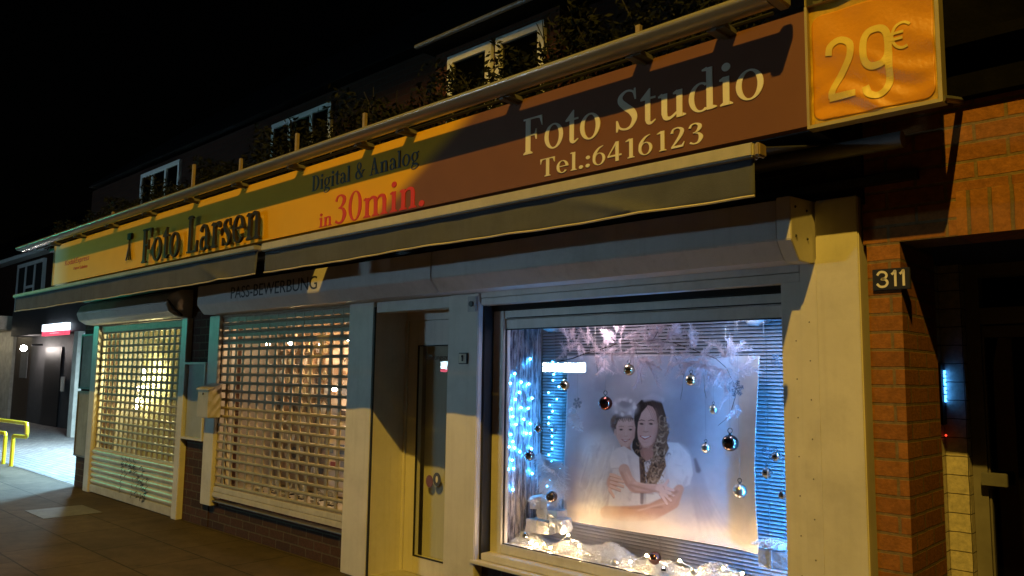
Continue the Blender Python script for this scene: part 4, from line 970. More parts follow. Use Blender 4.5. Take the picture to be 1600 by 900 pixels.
def sst(e0, e1, x): t = np.clip((x - e0) / (e1 - e0), 0, 1); return t * t * (3 - 2 * t)
def mixc(mask, c):
    global C
    c = np.array(c, float); C = C * (1 - mask[..., None]) + c * mask[..., None]
def ell(cx, cy, rx, ry, rot=0, soft=.25):
    a = R_(rot); dx, dy = gx - cx, gy - cy; u = (dx * math.cos(a) + dy * math.sin(a)) / rx; v = (-dx * math.sin(a) + dy * math.cos(a)) / ry
    return 1 - sst(1 - soft, 1 + soft, np.sqrt(u * u + v * v))
def cap(pts, soft=1.2):                                     # tapered stroke (x, y, radius)
    dmin = np.full_like(gx, 1e3)
    for (xa, ya, ra), (xb, yb, rb) in zip(pts[:-1], pts[1:]):
        dx, dy = xb - xa, yb - ya; t = np.clip(((gx - xa) * dx + (gy - ya) * dy) / (dx * dx + dy * dy + 1e-9), 0, 1)
        dmin = np.minimum(dmin, np.hypot(gx - xa - t * dx, gy - ya - t * dy) - (ra + (rb - ra) * t))
    soft *= .6; return 1 - sst(-soft, soft, dmin)
def poly(pts, soft=1.5):
    inside = np.zeros(gx.shape, bool); dm = np.full_like(gx, 1e3); n_ = len(pts)
    for i in range(n_):
        (xa, ya), (xb, yb) = pts[i], pts[(i + 1) % n_]
        cnd = ((ya > gy) != (yb > gy)) & (gx < (xb - xa) * (gy - ya) / (yb - ya + 1e-12) + xa); inside ^= cnd
        t = np.clip(((gx - xa) * (xb - xa) + (gy - ya) * (yb - ya)) / ((xb - xa) ** 2 + (yb - ya) ** 2 + 1e-9), 0, 1)
        dm = np.minimum(dm, np.hypot(gx - xa - t * (xb - xa), gy - ya - t * (yb - ya)))
    soft *= .6; return 1 - sst(-soft, soft, np.where(inside, -dm, dm))
n1, n2, n3 = vnoise(60, 1), vnoise(22, 2), vnoise(7, 3)
C[:] = (.62, .60, .62)
mixc(np.clip((n1 - .35) * 1.6, 0, .6), (.42, .41, .45))
mixc(ell(1000, 600, 120, 75, 0, .8) * .45, (.33, .33, .38))
mixc(ell(1085, 660, 40, 70, 20, .8) * .55, (.27, .22, .25))
mixc(ell(1150, 690, 55, 120, 0, .7) * .7, (.74, .74, .78))
mixc(sst(745, 800, gy - (gx - 900) * .08) * .9, (.80, .72, .68))
mixc(ell(905, 700, 22, 120, 0, .7) * .5, (.60, .46, .44))
# wings
w_ = ell(935, 742, 32, 62, 10, .25); mixc(w_ * .92, (.80, .78, .78)); mixc(ell(925, 700, 18, 22, 0, .5) * .7, (.84, .84, .86))
mixc(w_ * np.clip((vnoise(9, 5) - .5) * 2, 0, .35), (.60, .56, .58))
mixc(ell(953, 765, 6, 40, 8, .6) * .45, (.46, .38, .38))
mixc(cap([(1080, 705, 5), (1090, 745, 9), (1100, 800, 16)], 8) * .5, (.50, .46, .50)); mixc(cap([(1086, 718, 2), (1091, 735, 4)], 4) * .75, (.24, .19, .21))
for k in range(6): mixc(cap([(1078 + k * 5, 762, 1), (1088 + k * 9, 800 + 3 * k, 2), (1095 + k * 13, 835, 3)], 3) * .22, (.52, .46, .47))
for k in range(46):
    g = np.random.default_rng(400 + k); xx = 912 + 50 * g.random(); yy = 690 + 95 * g.random()
    mixc(cap([(xx, yy, .8), (xx - 4 + g.normal(0, 1.5), yy + 12, 1.4), (xx - 6, yy + 22, .6)], 1.6) * .28 * (w_ > .3), (.58, .55, .60) if k % 2 else (.93, .92, .93))
# woman: torso, hair behind
mixc(poly([(1035, 690), (1060, 692), (1078, 712), (1083, 740), (1078, 757), (1062, 764), (1040, 792), (1012, 790), (1010, 700)], 2.5), (.80, .77, .76))
mixc(ell(1064, 722, 17, 28, -12, .2) * .6, (.88, .85, .84))
mixc(cap([(1044, 700, 1), (1041, 740, 3), (1046, 762, 2)], 3) * .35, (.55, .50, .52))
mixc(cap([(1074, 745, 2), (1068, 760, 3)], 3) * .4, (.58, .52, .53))
hair = (.055, .035, .028)
skin_d0 = (.56, .34, .27)
mixc(poly([(993, 634), (1002, 625), (1018, 624), (1033, 628), (1040, 650), (1042, 685), (1036, 705), (1030, 748), (1018, 758), (1010, 762), (1003, 760), (1003, 725), (996, 710), (990, 700), (993, 660)], 2), hair)
mixc(ell(1020, 720, 16, 36, 8, .3) * .8, (.17, .11, .075)); mixc(poly([(1006, 700), (1020, 698), (1023, 712), (1016, 735), (1010, 716)], 2) * .85, skin_d0); mixc(poly([(1009, 722), (1022, 716), (1022, 752), (1012, 756)], 2) * .8, (.74, .70, .70))
# woman: face and neck
#
skin, skin_d, skin_l = (.70, .46, .38), (.50, .28, .22), (.80, .58, .50)
mixc(cap([(1012, 690, 10), (1012, 708, 11)], 3) * .8, skin_d)
mixc(poly([(1003, 640), (1012, 633), (1022, 636), (1029, 650), (1029, 672), (1024, 690), (1015, 700), (1006, 699), (999, 686), (996, 668), (998, 650)], 2), skin)
mixc(ell(1010, 647, 9, 8, -10, .6) * .5, skin_l); mixc(ell(1021, 674, 5, 6, 0, .7) * .45, (.66, .36, .29)); mixc(ell(1003, 673, 4, 6, 0, .7) * .4, (.66, .36, .29))
mixc(cap([(1027, 650, 1), (1029, 672, 2), (1023, 692, 2)], 3) * .4, skin_d)
for ex in (1003.5, 1018): 
    mixc(ell(ex, 662, 4.0, 2.2, 8, .6) * .55, skin_d); mixc(ell(ex, 662.3, 2.9, 1.25, 6, .4), (.07, .045, .04)); mixc(cap([(ex - 4.5, 657.5, .5), (ex, 656, .9), (ex + 5, 657.5, .5)], .8) * .75, (.10, .06, .045))
mixc(cap([(1011, 660, .6), (1010, 671, 1.0)], 1.5) * .4, skin_l); mixc(cap([(1007, 674, .7), (1010, 675, .9), (1014, 674, .7)], .9) * .55, (.33, .16, .13))
mixc(cap([(1002, 681, .8), (1009, 684.5, 2.3), (1018, 681.5, .8)], .8), (.45, .13, .12)); mixc(cap([(1004, 681.8, .4), (1009.5, 683.6, 1.3), (1016, 681.8, .4)], .6), (.88, .84, .80))
mixc(cap([(1005, 690, .4), (1010, 691.5, .8), (1015, 690, .4)], 1.2) * .35, skin_d)
# woman: hair in front
mixc(poly([(1003, 625), (1013, 624), (1012, 634), (1003, 645), (998, 660), (996, 690), (1002, 705), (1010, 735), (1009, 762), (1003, 760), (998, 715), (990, 698), (992, 640)], 1.5), hair)
mixc(poly([(1012, 624), (1033, 627), (1041, 652), (1043, 688), (1035, 712), (1032, 700), (1030, 668), (1025, 643)], 1.5), hair)
mixc(poly([(1030, 655), (1042, 660), (1046, 676), (1042, 688), (1046, 700), (1040, 714), (1042, 728), (1034, 744), (1026, 757), (1015, 762), (1012, 745), (1020, 720), (1026, 700), (1028, 675)], 2), (.21, .135, .095))
offface = 1 - ell(1012, 664, 17.5, 37, -4, .1)
for k in range(150):                                        # curls: short crescents, dark to honey
    g = np.random.default_rng(100 + k); v_ = g.random() ** .9; cy_ = 655 + 100 * v_; cx_ = 1036 - 8 * v_ - 10 * max(0, v_ - .5) + g.normal(0, 5.2)
    hl = g.random(); col_ = ((.05, .03, .024), (.24, .155, .10), (.40, .27, .175), (.62, .46, .33))[int(hl * 3.99)]
    rr1 = g.uniform(3.0, 6.0); a0 = g.uniform(0, 6.28) if g.random() < .3 else g.choice([0.3, 3.4]) + g.normal(0, .4)
    pts = [(cx_ + rr1 * .75 * math.cos(a0 + j * .45), cy_ + rr1 * 1.2 * math.sin(a0 + j * .45), .5 + .7 * math.sin(math.pi * (j + .5) / 6)) for j in range(6)]
    mixc(cap(pts, 1.5) * (.4 + .4 * g.random()) * offface, col_)
for k in range(34):
    g = np.random.default_rng(200 + k); v_ = g.random(); cx_ = 1000 + 9 * v_ + g.normal(0, 3.2); cy_ = 690 + 66 * v_
    col_ = ((.035, .022, .018), (.15, .09, .06), (.34, .22, .14))[int(g.random() * 2.99)]
    pts = [(cx_ + 3.2 * math.cos(.4 + j * .5 + 3 * (k % 2)), cy_ + 5.5 * math.sin(.4 + j * .5 + 3 * (k % 2)), .5 + .6 * math.sin(math.pi * (j + .5) / 6)) for j in range(6)]
    mixc(cap(pts, 1.4) * .6 * offface, col_)
for k in range(10): mixc(cap([(1017 + k * 2.0, 628 + k * .3, .5), (1026 + k * 1.5, 642 + k, .7), (1031 + k * 1.1, 662, .6)], .8) * .35, (.22, .13, .09))
for k in range(7): mixc(cap([(1006 + k * 3.8, 627, .5), (1014 + k * 3.4, 640 + k, .6), (1024 + k * 2.3, 662, .6)], .7) * .28, (.20, .13, .09))
# halo on the woman, child's halo
mixc(cap([(1008, 624, 3.5), (1020, 620, 5), (1034, 625, 4)], 4) * .75, (.66, .64, .67)); mixc(ell(1030, 610, 26, 12, 0, .7) * .35, (.70, .68, .72))
# child: hair, head
mixc(ell(972, 662, 17, 19, 0, .15) * (.75 + .25 * (n3 > .5)), (.13, .095, .08))
for k in range(24):
    g = np.random.default_rng(300 + k); an = g.uniform(2.6, 6.6); mixc(ell(972 + 15.5 * math.cos(an), 661 + 15 * math.sin(an), 3.0, 3.0, 0, .6) * .65, (.17 + .1 * g.random(), .12 + .07 * g.random(), .10 + .05 * g.random()))
mixc(cap([(978, 690, 6), (980, 702, 8)], 2) * .9, skin_d)
cs, csd, csl = (.74, .52, .45), (.54, .32, .27), (.84, .64, .57)
mixc(poly([(967, 655), (980, 652), (991, 655), (994, 668), (993, 684), (986, 697), (978, 700), (970, 694), (964, 682), (963, 666)], 2), cs)
mixc(ell(977, 659, 10, 5, 0, .6) * .4, csl); mixc(ell(970, 682, 4.5, 4, 0, .7) * .4, (.70, .42, .36)); mixc(ell(988, 681, 4, 4, 0, .7) * .35, (.70, .42, .36))
mixc(cap([(962, 672, 1.6), (962, 679, 1.6)], 1.2) * .8, cs)
for ex in (971.5, 986.5):
    mixc(ell(ex, 671, 3.8, 2.4, 0, .6) * .5, csd); mixc(ell(ex, 671.3, 2.4, 1.2, 0, .4), (.08, .055, .05)); mixc(cap([(ex - 4, 666.8, .4), (ex, 665.8, .7), (ex + 4, 666.8, .4)], .8) * .55, (.18, .11, .09))
mixc(cap([(979.5, 670, .5), (979.5, 679, 1)], 1.4) * .35, csl); mixc(cap([(976.5, 681, .6), (979.5, 681.8, .8), (982.5, 681, .6)], .9) * .5, csd)
mixc(cap([(973, 686.5, .6), (979, 689.3, 1.6), (986, 686, .6)], .8) * .95, (.42, .15, .14)); mixc(cap([(975, 687.4, .3), (979, 688.7, .8), (984, 687, .3)], .5) * .8, (.82, .76, .72))
for k in range(9): mixc(cap([(963 + k * 3.3, 652 + abs(k - 4) * .6, 1.6), (965 + k * 3.1, 659 - (k % 3), .6)], 1) * .75, (.13, .095, .08))
hm = .7 * np.clip(ell(975, 636, 21, 15, 8, .35) - ell(977, 632, 10, 6, 5, .5), 0, 1); mixc(hm * np.clip(.55 + n3 * .6, 0, 1), (.74, .72, .75))
mixc(ell(977, 630, 10, 6, 0, .5) * .6, (.30, .29, .33))
for k in range(26):
    g = np.random.default_rng(500 + k); an = g.uniform(0, 6.28); mixc(ell(975 + 17 * math.cos(an), 636 + 11.5 * math.sin(an), 3.2, 2.4, g.uniform(0, 180), .6) * .5, (.92, .90, .92) if k % 3 else (.55, .53, .58))
# child: shirt, sleeve, arm, hand
mixc(poly([(965, 700), (977, 697), (992, 706), (1001, 714), (1003, 740), (1004, 790), (953, 790), (957, 762), (960, 735), (955, 712)], 2), (.80, .76, .76))
mixc(cap([(985, 712, 1), (992, 745, 3), (986, 780, 3)], 3) * .3, (.58, .52, .54)); mixc(cap([(968, 740, 1), (965, 770, 2)], 3) * .3, (.58, .52, .54))
mixc(poly([(958, 706), (970, 700), (982, 708), (985, 726), (978, 732), (957, 733), (955, 720)], 1.5), (.86, .82, .82)); mixc(cap([(958, 732, .8), (982, 730, .8)], 1) * .5, (.52, .45, .46))
mixc(cap([(1003, 718, 2), (1006, 750, 3), (1005, 785, 2.5)], 2) * .6, (.16, .10, .09))
mixc(cap([(978, 733, 8.5), (984, 748, 8), (993, 760, 8.5), (1012, 763, 7), (1030, 762, 6)], 1.6), cs)
mixc(cap([(974, 738, 2), (982, 756, 2.5), (995, 768, 2), (1020, 769, 1.5)], 2.5) * .5, csd); mixc(cap([(986, 743, 2), (998, 756, 2)], 3) * .35, csl)
# woman's forearm along the bottom, fading into the mist
fa = cap([(1062, 764, 7), (1050, 784, 12), (1020, 800, 13), (985, 803, 12), (950, 800, 10)], 3); mixc(fa * (1 - .75 * sst(800, 818, gy)) * (.55 + .45 * sst(945, 985, gx)), (.66, .43, .34))
mixc(cap([(1040, 778, 2), (1010, 790, 2), (975, 792, 2)], 3) * .35, skin_d)
mixc(cap([(1060, 764, 5), (1050, 785, 5)], 3) * .6, skin)
# child's hand with spread fingers on the woman's arm
mixc(ell(1036, 764, 10, 8, 25, .25), csl)
for a_, b_ in (((1040, 758), (1045, 750)), ((1042, 762), (1053, 766)), ((1041, 767), (1053, 774)), ((1038, 770), (1049, 782)), ((1034, 771), (1043, 787))):
    mixc(cap([(a_[0] - 1, a_[1] + 1.6, 2.2), (b_[0], b_[1] + 1.8, 1.8)], .8) * .55, csd); mixc(cap([(*a_, 2.5), (*b_, 1.8)], .7), csl)
# woman's hand round the child's back
mixc(ell(960, 752, 9, 12, 15, .25), skin)
for k, (xa, ya, xb, yb) in enumerate(((957, 741, 973, 746), (958, 747, 977, 752), (958, 753, 977, 759), (957, 759, 972, 765), (955, 764, 962, 775))):
    mixc(cap([(xa, ya + 2.2, 2), (xb, yb + 2.2, 1.4)], .9) * .6, skin_d); mixc(cap([(xa, ya, 2.4), (xb, yb, 1.7)], .7), skin_l)
for a_, b_, r_ in (((988, 757), (1030, 769), 2.2), ((990, 769), (1022, 771), 1.6), ((1046, 776), (1058, 768), 2), ((985, 794), (1035, 792), 1.4)): mixc(cap([(*a_, r_ * .6), (*b_, r_)], 3) * .38, (.36, .19, .14))
for a_, b_ in (((994, 754), (1024, 757)), ((1000, 797), (1040, 786)), ((982, 738), (988, 750))): mixc(cap([(*a_, 1.5), (*b_, 1.2)], 2.5) * .45, (.88, .68, .60))
for k in range(40):
    g = np.random.default_rng(700 + k); xx, yy = (g.uniform(958, 1000), g.uniform(708, 786)) if k % 2 else (g.uniform(1044, 1078), g.uniform(698, 756))
    an = g.normal(1.2, .5); L_ = g.uniform(5, 13); mixc(cap([(xx, yy, .5), (xx + L_ * .5 * math.cos(an) + 1, yy + L_ * .5 * math.sin(an), 1.1), (xx + L_ * math.cos(an), yy + L_ * math.sin(an), .4)], 1.6) * .22 * (C[..., 2] > .55), (.52, .47, .50) if k % 3 else (.93, .90, .90))
mixc(cap([(1024, 640, 2), (1028, 655, 3), (1027, 675, 3), (1022, 692, 2)], 4) * .30, (.42, .23, .18)); mixc(cap([(991, 660, 2), (992, 680, 2.5), (985, 696, 2)], 3) * .28, (.45, .26, .21))
mixc(cap([(1000, 690, 1), (1008, 701, 1.6), (1020, 696, 1)], 2) * .5, (.40, .22, .17))
# mist over the lower edge, paper border
mixc(sst(785, 830, gy - (gx - 900) * .1 + (n2 - .5) * 30) * .75, (.82, .76, .73))
C = np.clip(C, 0, 1) ** 1.15 * (.94 + .12 * n3)[..., None]
mixc((np.minimum(U, 1 - U) < .006) * .6, (.8, .8, .8))
vs4 = Pm.reshape(-1, 3)
idx = np.arange(NXg * NZg).reshape(NZg, NXg)
fc = np.stack([idx[:-1, :-1], idx[:-1, 1:], idx[1:, 1:], idx[1:, :-1]], -1).reshape(-1, 4)
me = bpy.data.meshes.new("print"); me.from_pydata(vs4.tolist(), [], fc.tolist())
ca = me.color_attributes.new("print_colour", 'FLOAT_COLOR', 'POINT')
rgba = np.ones((NXg * NZg, 4), np.float32); rgba[:, :3] = np.clip(C.reshape(-1, 3), 0, 1); ca.data.foreach_set("color", rgba.ravel())
me.polygons.foreach_set("use_smooth", [True] * len(me.polygons))
m, t_, b_ = principled("poster_print"); vc = t_.nodes.new("ShaderNodeVertexColor"); vc.layer_name = "print_colour"; t_.links.new(vc.outputs[0], b_.inputs["Base Color"])
b_.inputs["Roughness"].default_value = .6; b_.inputs["Specular IOR Level"].default_value = .15
me.materials.append(m); po = bpy.data.objects.new("print", me); col.objects.link(po); po.parent = PW; po.matrix_parent_inverse = Matrix.Translation(-PW.location)
sm = po.modifiers.new("paper", 'SOLIDIFY'); sm.thickness = .0015; sm.offset = 1

# ------------------------------------------------------------------ sheer glitter curtain on the left, LED curtain light
def sheer_material():
    m, t, b = principled('sheer_glitter'); N, L = t.nodes, t.links
    tc = N.new("ShaderNodeTexCoord"); mp = N.new("ShaderNodeMapping"); mp.inputs["Scale"].default_value = (60, 60, 9); L.new(tc.outputs["Object"], mp.inputs[0])
    nz = N.new("ShaderNodeTexNoise"); nz.inputs["Scale"].default_value = 1.0; nz.inputs["Detail"].default_value = 6; nz.inputs["Roughness"].default_value = .7; L.new(mp.outputs[0], nz.inputs["Vector"])
    rp = N.new("ShaderNodeValToRGB"); rp.color_ramp.elements[0].position = .42; rp.color_ramp.elements[1].position = .58
    rp.color_ramp.elements[0].color = (.12, .11, .14, 1); rp.color_ramp.elements[1].color = (.62, .58, .64, 1)
    L.new(nz.outputs["Fac"], rp.inputs[0]); L.new(rp.outputs[0], b.inputs["Base Color"]); b.inputs["Roughness"].default_value = .35; b.inputs["Metallic"].default_value = .25
    return m
SX = -3.925
CT = thing("glitter_curtain", "streaky silver lilac fabric panel at the left side of the display window", "curtain", (SX, .35, .4))
mb = MB(); vsx = []
for i in range(41):
    for k in (0, 1): vsx.append((SX + .006 * math.sin(i * 1.1), .17 + .40 * i / 40, .39 if k == 0 else 1.985))
mb.add(vsx, [(2 * i, 2 * i + 1, 2 * i + 3, 2 * i + 2) for i in range(40)])
o = mb.build("fabric", sheer_material(), CT, smooth=True, recalc=False)
sm = o.modifiers.new("thickness", 'SOLIDIFY'); sm.thickness = .002
LT = thing("curtain_light", "blue white LED curtain light hanging on the left fabric panel", "string light", (SX + .03, .35, 1.8))
led = emit('blue_led', (.05, .38, 1.0), 150)
pos = [(828, 561), (797, 599), (814, 597), (826, 600), (804, 584), (805, 624), (831, 622), (799, 639), (814, 637), (825, 638), (801, 651), (792, 650), (806, 663), (828, 662), (798, 679), (822, 677), (828, 677), (801, 690), (795, 698), (804, 700), (800, 719), (827, 716), (794, 733), (802, 732), (812, 706), (831, 740), (801, 765), (830, 701), (818, 655), (811, 613)]
for i, (px, py) in enumerate(pos):
    q = atx(px, py, SX + .02)
    y_ = min(q.y, .545)
    MB().ball((SX + .022, y_, q.z), .008, 8, 6).build("led", led, LT, smooth=True)
mb = MB()
for y_ in (.21, .27, .33, .39, .45, .51): mb.tube([(SX + .022, y_ + .006 * math.sin(3 * k + y_ * 40), .55 + k * .14) for k in range(11)], .0009, 4)
mb.build("wire", M['letter'], LT)
LR = thing("curtain_light", "blue white LED string hanging on the blind at the left of the poster", "string light", (-3.85, .57, 1.7))
for k in range(22):
    x = -3.86 + .135 * random.random(); z = 1.70 - k * .045
    MB().ball((x, .572, z), .0055, 8, 6).build("led", led, LR, smooth=True)
MB().tube([(-3.80 + .02 * math.sin(k), .573, 1.75 - k * .1) for k in range(12)], .001, 4).build("wire", M['letter'], LR)
LQ = thing("curtain_light", "blue LED string hidden behind the right white guide strip of the display", "string light", (-1.60, .40, 1.7))
for k in range(20):
    MB().ball((-1.60 + .02 * math.sin(k * 2.1), .235, 1.72 - k * .06), .007, 8, 6).build("led", emit('blue_led_soft', (.05, .34, 1.0), 4200) if k == 0 else bpy.data.materials['blue_led_soft'], LQ, smooth=True)
MB().tube([(-1.60, .24, 1.85), (-1.60, .24, .5)], .001, 4).build("wire", M['letter'], LQ)

# ------------------------------------------------------------------ warm string light in the fluff
WS = thing("string_light", "warm white string light glowing in the white fluff on the window board", "string light", (-2.8, .3, .42))
warm = emit('warm_bulb', (1.0, .64, .34), 800)
wp = [(829, 848), (838, 851), (849, 852), (860, 856), (888, 836), (896, 846), (905, 853), (943, 876), (960, 868), (985, 878), (1010, 868), (1040, 884), (1062, 876), (1085, 890), (1108, 893), (1130, 888), (1160, 896)]
wpts = []
for i, (px, py) in enumerate(wp):
    q = at(px, py, .20 + .09 * (i % 3)); wpts.append(q)
    MB().ball(tuple(q), .007, 10, 8).build("bulb", warm, WS, smooth=True)
MB().tube(wpts, .002, 5).build("wire", M['letter'], WS)

# ------------------------------------------------------------------ fluff on the board
def tuft(mb, c, n_, ln, wd, spread=1.0, up=.4):
    for _ in range(n_):
        dv = Vector((random.gauss(0, spread), random.gauss(0, spread), abs(random.gauss(0, 1)) * .8 + up)).normalized() * ln * random.uniform(.5, 1.3)
        s_ = dv.cross(Vector((random.gauss(0, 1), random.gauss(0, 1), random.gauss(0, 1)))).normalized() * wd
        bnd = Vector((random.gauss(0, .3), random.gauss(0, .3), -.25)) * ln
        p0, p1, p2 = Vector(c), Vector(c) + dv * .55, Vector(c) + dv + bnd
        mb.add([p0 - s_ * .3, p0 + s_ * .3, p1 + s_, p1 - s_, p2], [(0, 1, 2, 3), (3, 2, 4)])
mb = MB()
nx, ny = 300, 50; vsx = []
for i in range(nx + 1):
    for k in range(ny + 1):
        x = -3.90 + 2.36 * i / nx; y_ = .172 + .39 * k / ny; e = math.sin(math.pi * k / ny) ** .6
        h = .388 + e * (.072 + .03 * math.sin(x * 7.3) + .025 * math.sin(x * 17 + y_ * 11) + .012 * math.sin(x * 41 + math.sin(y_ * 60)) * math.sin(y_ * 47) + abs(random.gauss(0, .007)))
        vsx.append((x, y_, h))
mb.add(vsx, [(i * (ny + 1) + k, (i + 1) * (ny + 1) + k, (i + 1) * (ny + 1) + k + 1, i * (ny + 1) + k + 1) for i in range(nx) for k in range(ny)])
for _ in range(15000):
    i = random.randrange(nx + 1); k = random.randrange(1, ny); tuft(mb, vsx[i * (ny + 1) + k], 7, .026, .0008, up=.1)
for (px, py) in ((845, 770), (838, 768), (1215, 862), (1205, 860), (1225, 858)):
    pass
o = mb.build("fluff", M['cotton'], None, recalc=False); tag(o, "white feathery fluff heaped along the window board", "fluff", kind="stuff")

# ------------------------------------------------------------------ silver parcels
def parcel(px, py, y_, wx, wy, wz, lab, rot=0.0):
    q = at(px, py, y_); t = thing("gift_box", lab, "gift box", (q.x, y_ + wy / 2, q.z), "foil wrapped parcels in the display")
    bm = bmesh.new(); bmesh.ops.create_cube(bm, size=1); bmesh.ops.subdivide_edges(bm, edges=bm.edges[:], cuts=2, use_grid_fill=True)
    for v in bm.verts:
        v.co = Vector((v.co.x * wx, v.co.y * wy, v.co.z * wz)) + Vector((random.gauss(0, .003), random.gauss(0, .003), random.gauss(0, .003)))
        v.co = Matrix.Rotation(rot, 3, 'Z') @ v.co + Vector((q.x, y_ + wy / 2, q.z + wz / 2))
    me = bpy.data.meshes.new("wrapping"); bm.to_mesh(me); bm.free(); me.materials.append(M['foil'])
    o = bpy.data.objects.new("wrapping", me); col.objects.link(o); o.parent = t; o.matrix_parent_inverse = Matrix.Translation(-t.location)
    MB().box(q.x - .006, q.x + .006, y_ - .006, y_ + wy + .004, q.z - .002, q.z + wz + .004).build("ribbon", M['foil'], t)
    return t
parcel(838, 833, .34, .20, .13, .085, "dark foil parcel lowest at the left, half sunk in fluff", .1)
parcel(868, 832, .27, .115, .10, .085, "small silver parcel lowest on the right of the parcel pile", -.1)
parcel(854, 812, .31, .175, .11, .062, "light silver parcel in the middle of the pile", .05)
parcel(842, 797, .32, .165, .11, .085, "crumpled foil parcel topmost of the pile, bauble leaning on it", -.05)
parcel(1205, 888, .27, .15, .12, .09, "crinkled dark silver parcel at the right window corner", .15)
for (px, py, y_, lab, n_) in ((838, 796, .33, "white fluff tuft lying on the topmost foil parcel", 130), (1206, 866, .28, "white fluff tuft lying on the right corner parcel", 160)):
    mb = MB(); q = at(px, py - 10, y_)
    mb.ball((q.x, y_ + .04, q.z + .005), .05, 12, 8, (1.3, .8, .5))
    for _ in range(n_): tuft(mb, (q.x + random.gauss(0, .04), y_ + .04 + random.gauss(0, .03), q.z + random.uniform(-.01, .02)), 26, .026, .0008)
    o = mb.build("fluff_tuft", M['cotton'], None, recalc=False); tag(o, lab, "fluff")

# ------------------------------------------------------------------ baubles
def bauble_mat(name, c, rough, metal=1.0): return mat(name, c, rough, .05, 8, metal=metal)
BM = {'gold': bauble_mat('gold_bauble', (.82, .62, .40), .10), 'red': bauble_mat('dark_red_bauble', (.17, .06, .05), .10), 'silver': bauble_mat('matt_silver_bauble', (.78, .72, .64), .30),
      'bronze': bauble_mat('dark_bronze_bauble', (.16, .11, .10), .10), 'dark': bauble_mat('dark_silver_bauble', (.35, .34, .36), .09), 'mirror': bauble_mat('mirror_bauble', (.9, .9, .92), .05), 'pink': bauble_mat('dusky_bauble', (.26, .13, .12), .15)}
BA = [(983, 578, 9, 'gold', .27, "gold bauble near the top under the feathered branch, left of the woman's head"), (1080, 594, 9, 'gold', .25, "gold mirror bauble hanging upper right of the woman's head"),
      (946, 630, 11, 'red', .22, "dark red bauble hanging left above the child"), (1115, 640, 7, 'silver', .26, "small matt silver bauble below the snowflake on the right"),
      (1141, 692, 13, 'bronze', .2, "largest dark bronze bauble right of the woman"), (1103, 700, 7.5, 'silver', .27, "small matt silver bauble beside the woman's shoulder"),
      (1156, 767, 11, 'silver', .22, "large champagne bauble hanging lowest on the right of the poster"), (827, 712, 8, 'dark', .24, "dark bauble hanging before the blue lit fabric, lower one"),
      (841, 670, 6, 'dark', .25, "small dark bauble at the edge between fabric panel and blind"), (882, 602, 8, 'gold', .3, "gold and white bauble near the poster's upper left corner"),
      (1213, 714, 7.5, 'mirror', .3, "mirror bauble highest before the right blue lit blind"), (1198, 739, 8, 'mirror', .28, "mirror bauble second highest before the right blue lit blind"), (1223, 774, 7, 'mirror', .28, "mirror bauble lowest before the right blue blind, half hidden by the white strip")]
def bauble(px, py, rp, kind, y_, lab, hang=True):
    q = at(px, py, y_); dist = (q - CAM).dot(Vector(RM.col[2])); rad = rp * dist / F_PX
    t = thing("bauble", lab, "bauble", tuple(q), "baubles in the display window")
    mb = MB()
    if kind == 'mirror': mb.ball(tuple(q), rad, 12, 8); mb.build("ball", BM[kind], t)
    else: mb.ball(tuple(q), rad, 24, 16); mb.build("ball", BM[kind], t, smooth=True)
    if hang:
        MB().tube([(q.x, q.y, q.z + rad * .95), (q.x, q.y, q.z + rad * 1.18)], rad * .22, 10).build("cap", M['chrome'], t)
        MB().tube([(q.x + rad * .3 * math.cos(a), q.y, q.z + rad * 1.45 + rad * .3 * math.sin(a)) for a in [k * math.pi / 6 for k in range(13)]], rad * .05, 5).build("ring", M['dark'], t)
        MB().tube([(q.x, q.y, q.z + rad * 1.7), (q.x, q.y, 1.989)], .0005, 4).build("thread", M['thread'], t)
    return t
for b in BA: bauble(*b)
for b in ((862, 776, 9, 'bronze', .26, "dark bauble leaning on the topmost foil parcel"), (961, 879, 6.5, 'silver', .19, "small silver bauble lying in the fluff below the child"), (1023, 872, 10, 'pink', .3, "dusky dark red bauble lying in the fluff below the woman"),
          (1038, 891, 6, 'mirror', .2, "small mirror bauble lying in the fluff at the bottom edge"), (821, 837, 5, 'dark', .22, "small dark bauble lying below the parcels at the left"), (1085, 893, 6, 'silver', .2, "small silver bauble lying in fluff right of the dusky red one")):
    bauble(*b, hang=False)

# ------------------------------------------------------------------ snowflake ornaments
def snowflake(px, py, rp, y_, lab, m_):
    q = at(px, py, y_); rad = rp * (q - CAM).dot(Vector(RM.col[2])) / F_PX
    t = thing("snowflake_ornament", lab, "ornament", tuple(q), "snowflake ornaments"); mb = MB()
    for k in range(6):
        a = math.pi / 3 * k + .2
        dv = Vector((math.cos(a), 0, math.sin(a)))
        mb.tube([q, q + dv * rad], rad * .055, 5)
        for fr_ in (.35, .6, .82):
            for s_ in (-1, 1):
                b_ = Vector((math.cos(a + s_ * .95), 0, math.sin(a + s_ * .95))); mb.tube([q + dv * rad * fr_, q + dv * rad * fr_ + b_ * rad * (.34 - .12 * (fr_ - .35))], rad * .05, 5)
    mb.build("flake", m_, t)
    MB().tube([(q.x, q.y, q.z + rad * .9), (q.x, q.y, 1.989)], .0005, 4).build("thread", M['thread'], t)
fl_d = mat('grey_glitter', (.16, .19, .24), .4, .4, 80, metal=.6)
snowflake(1150, 607, 13, .30, "grey glitter snowflake hanging at the upper right of the poster", fl_d)
snowflake(902, 630, 8.5, .30, "dark snowflake at the poster's left edge", fl_d)
snowflake(1213, 562, 9, .34, "dark snowflake before the upper right corner of the blind", fl_d)
snowflake(1197, 706, 8, .36, "faint snowflake before the blue lit blind right of the poster", fl_d)
snowflake(864, 672, 8, .34, "faint snowflake before the blue lit blind left of the poster", fl_d)

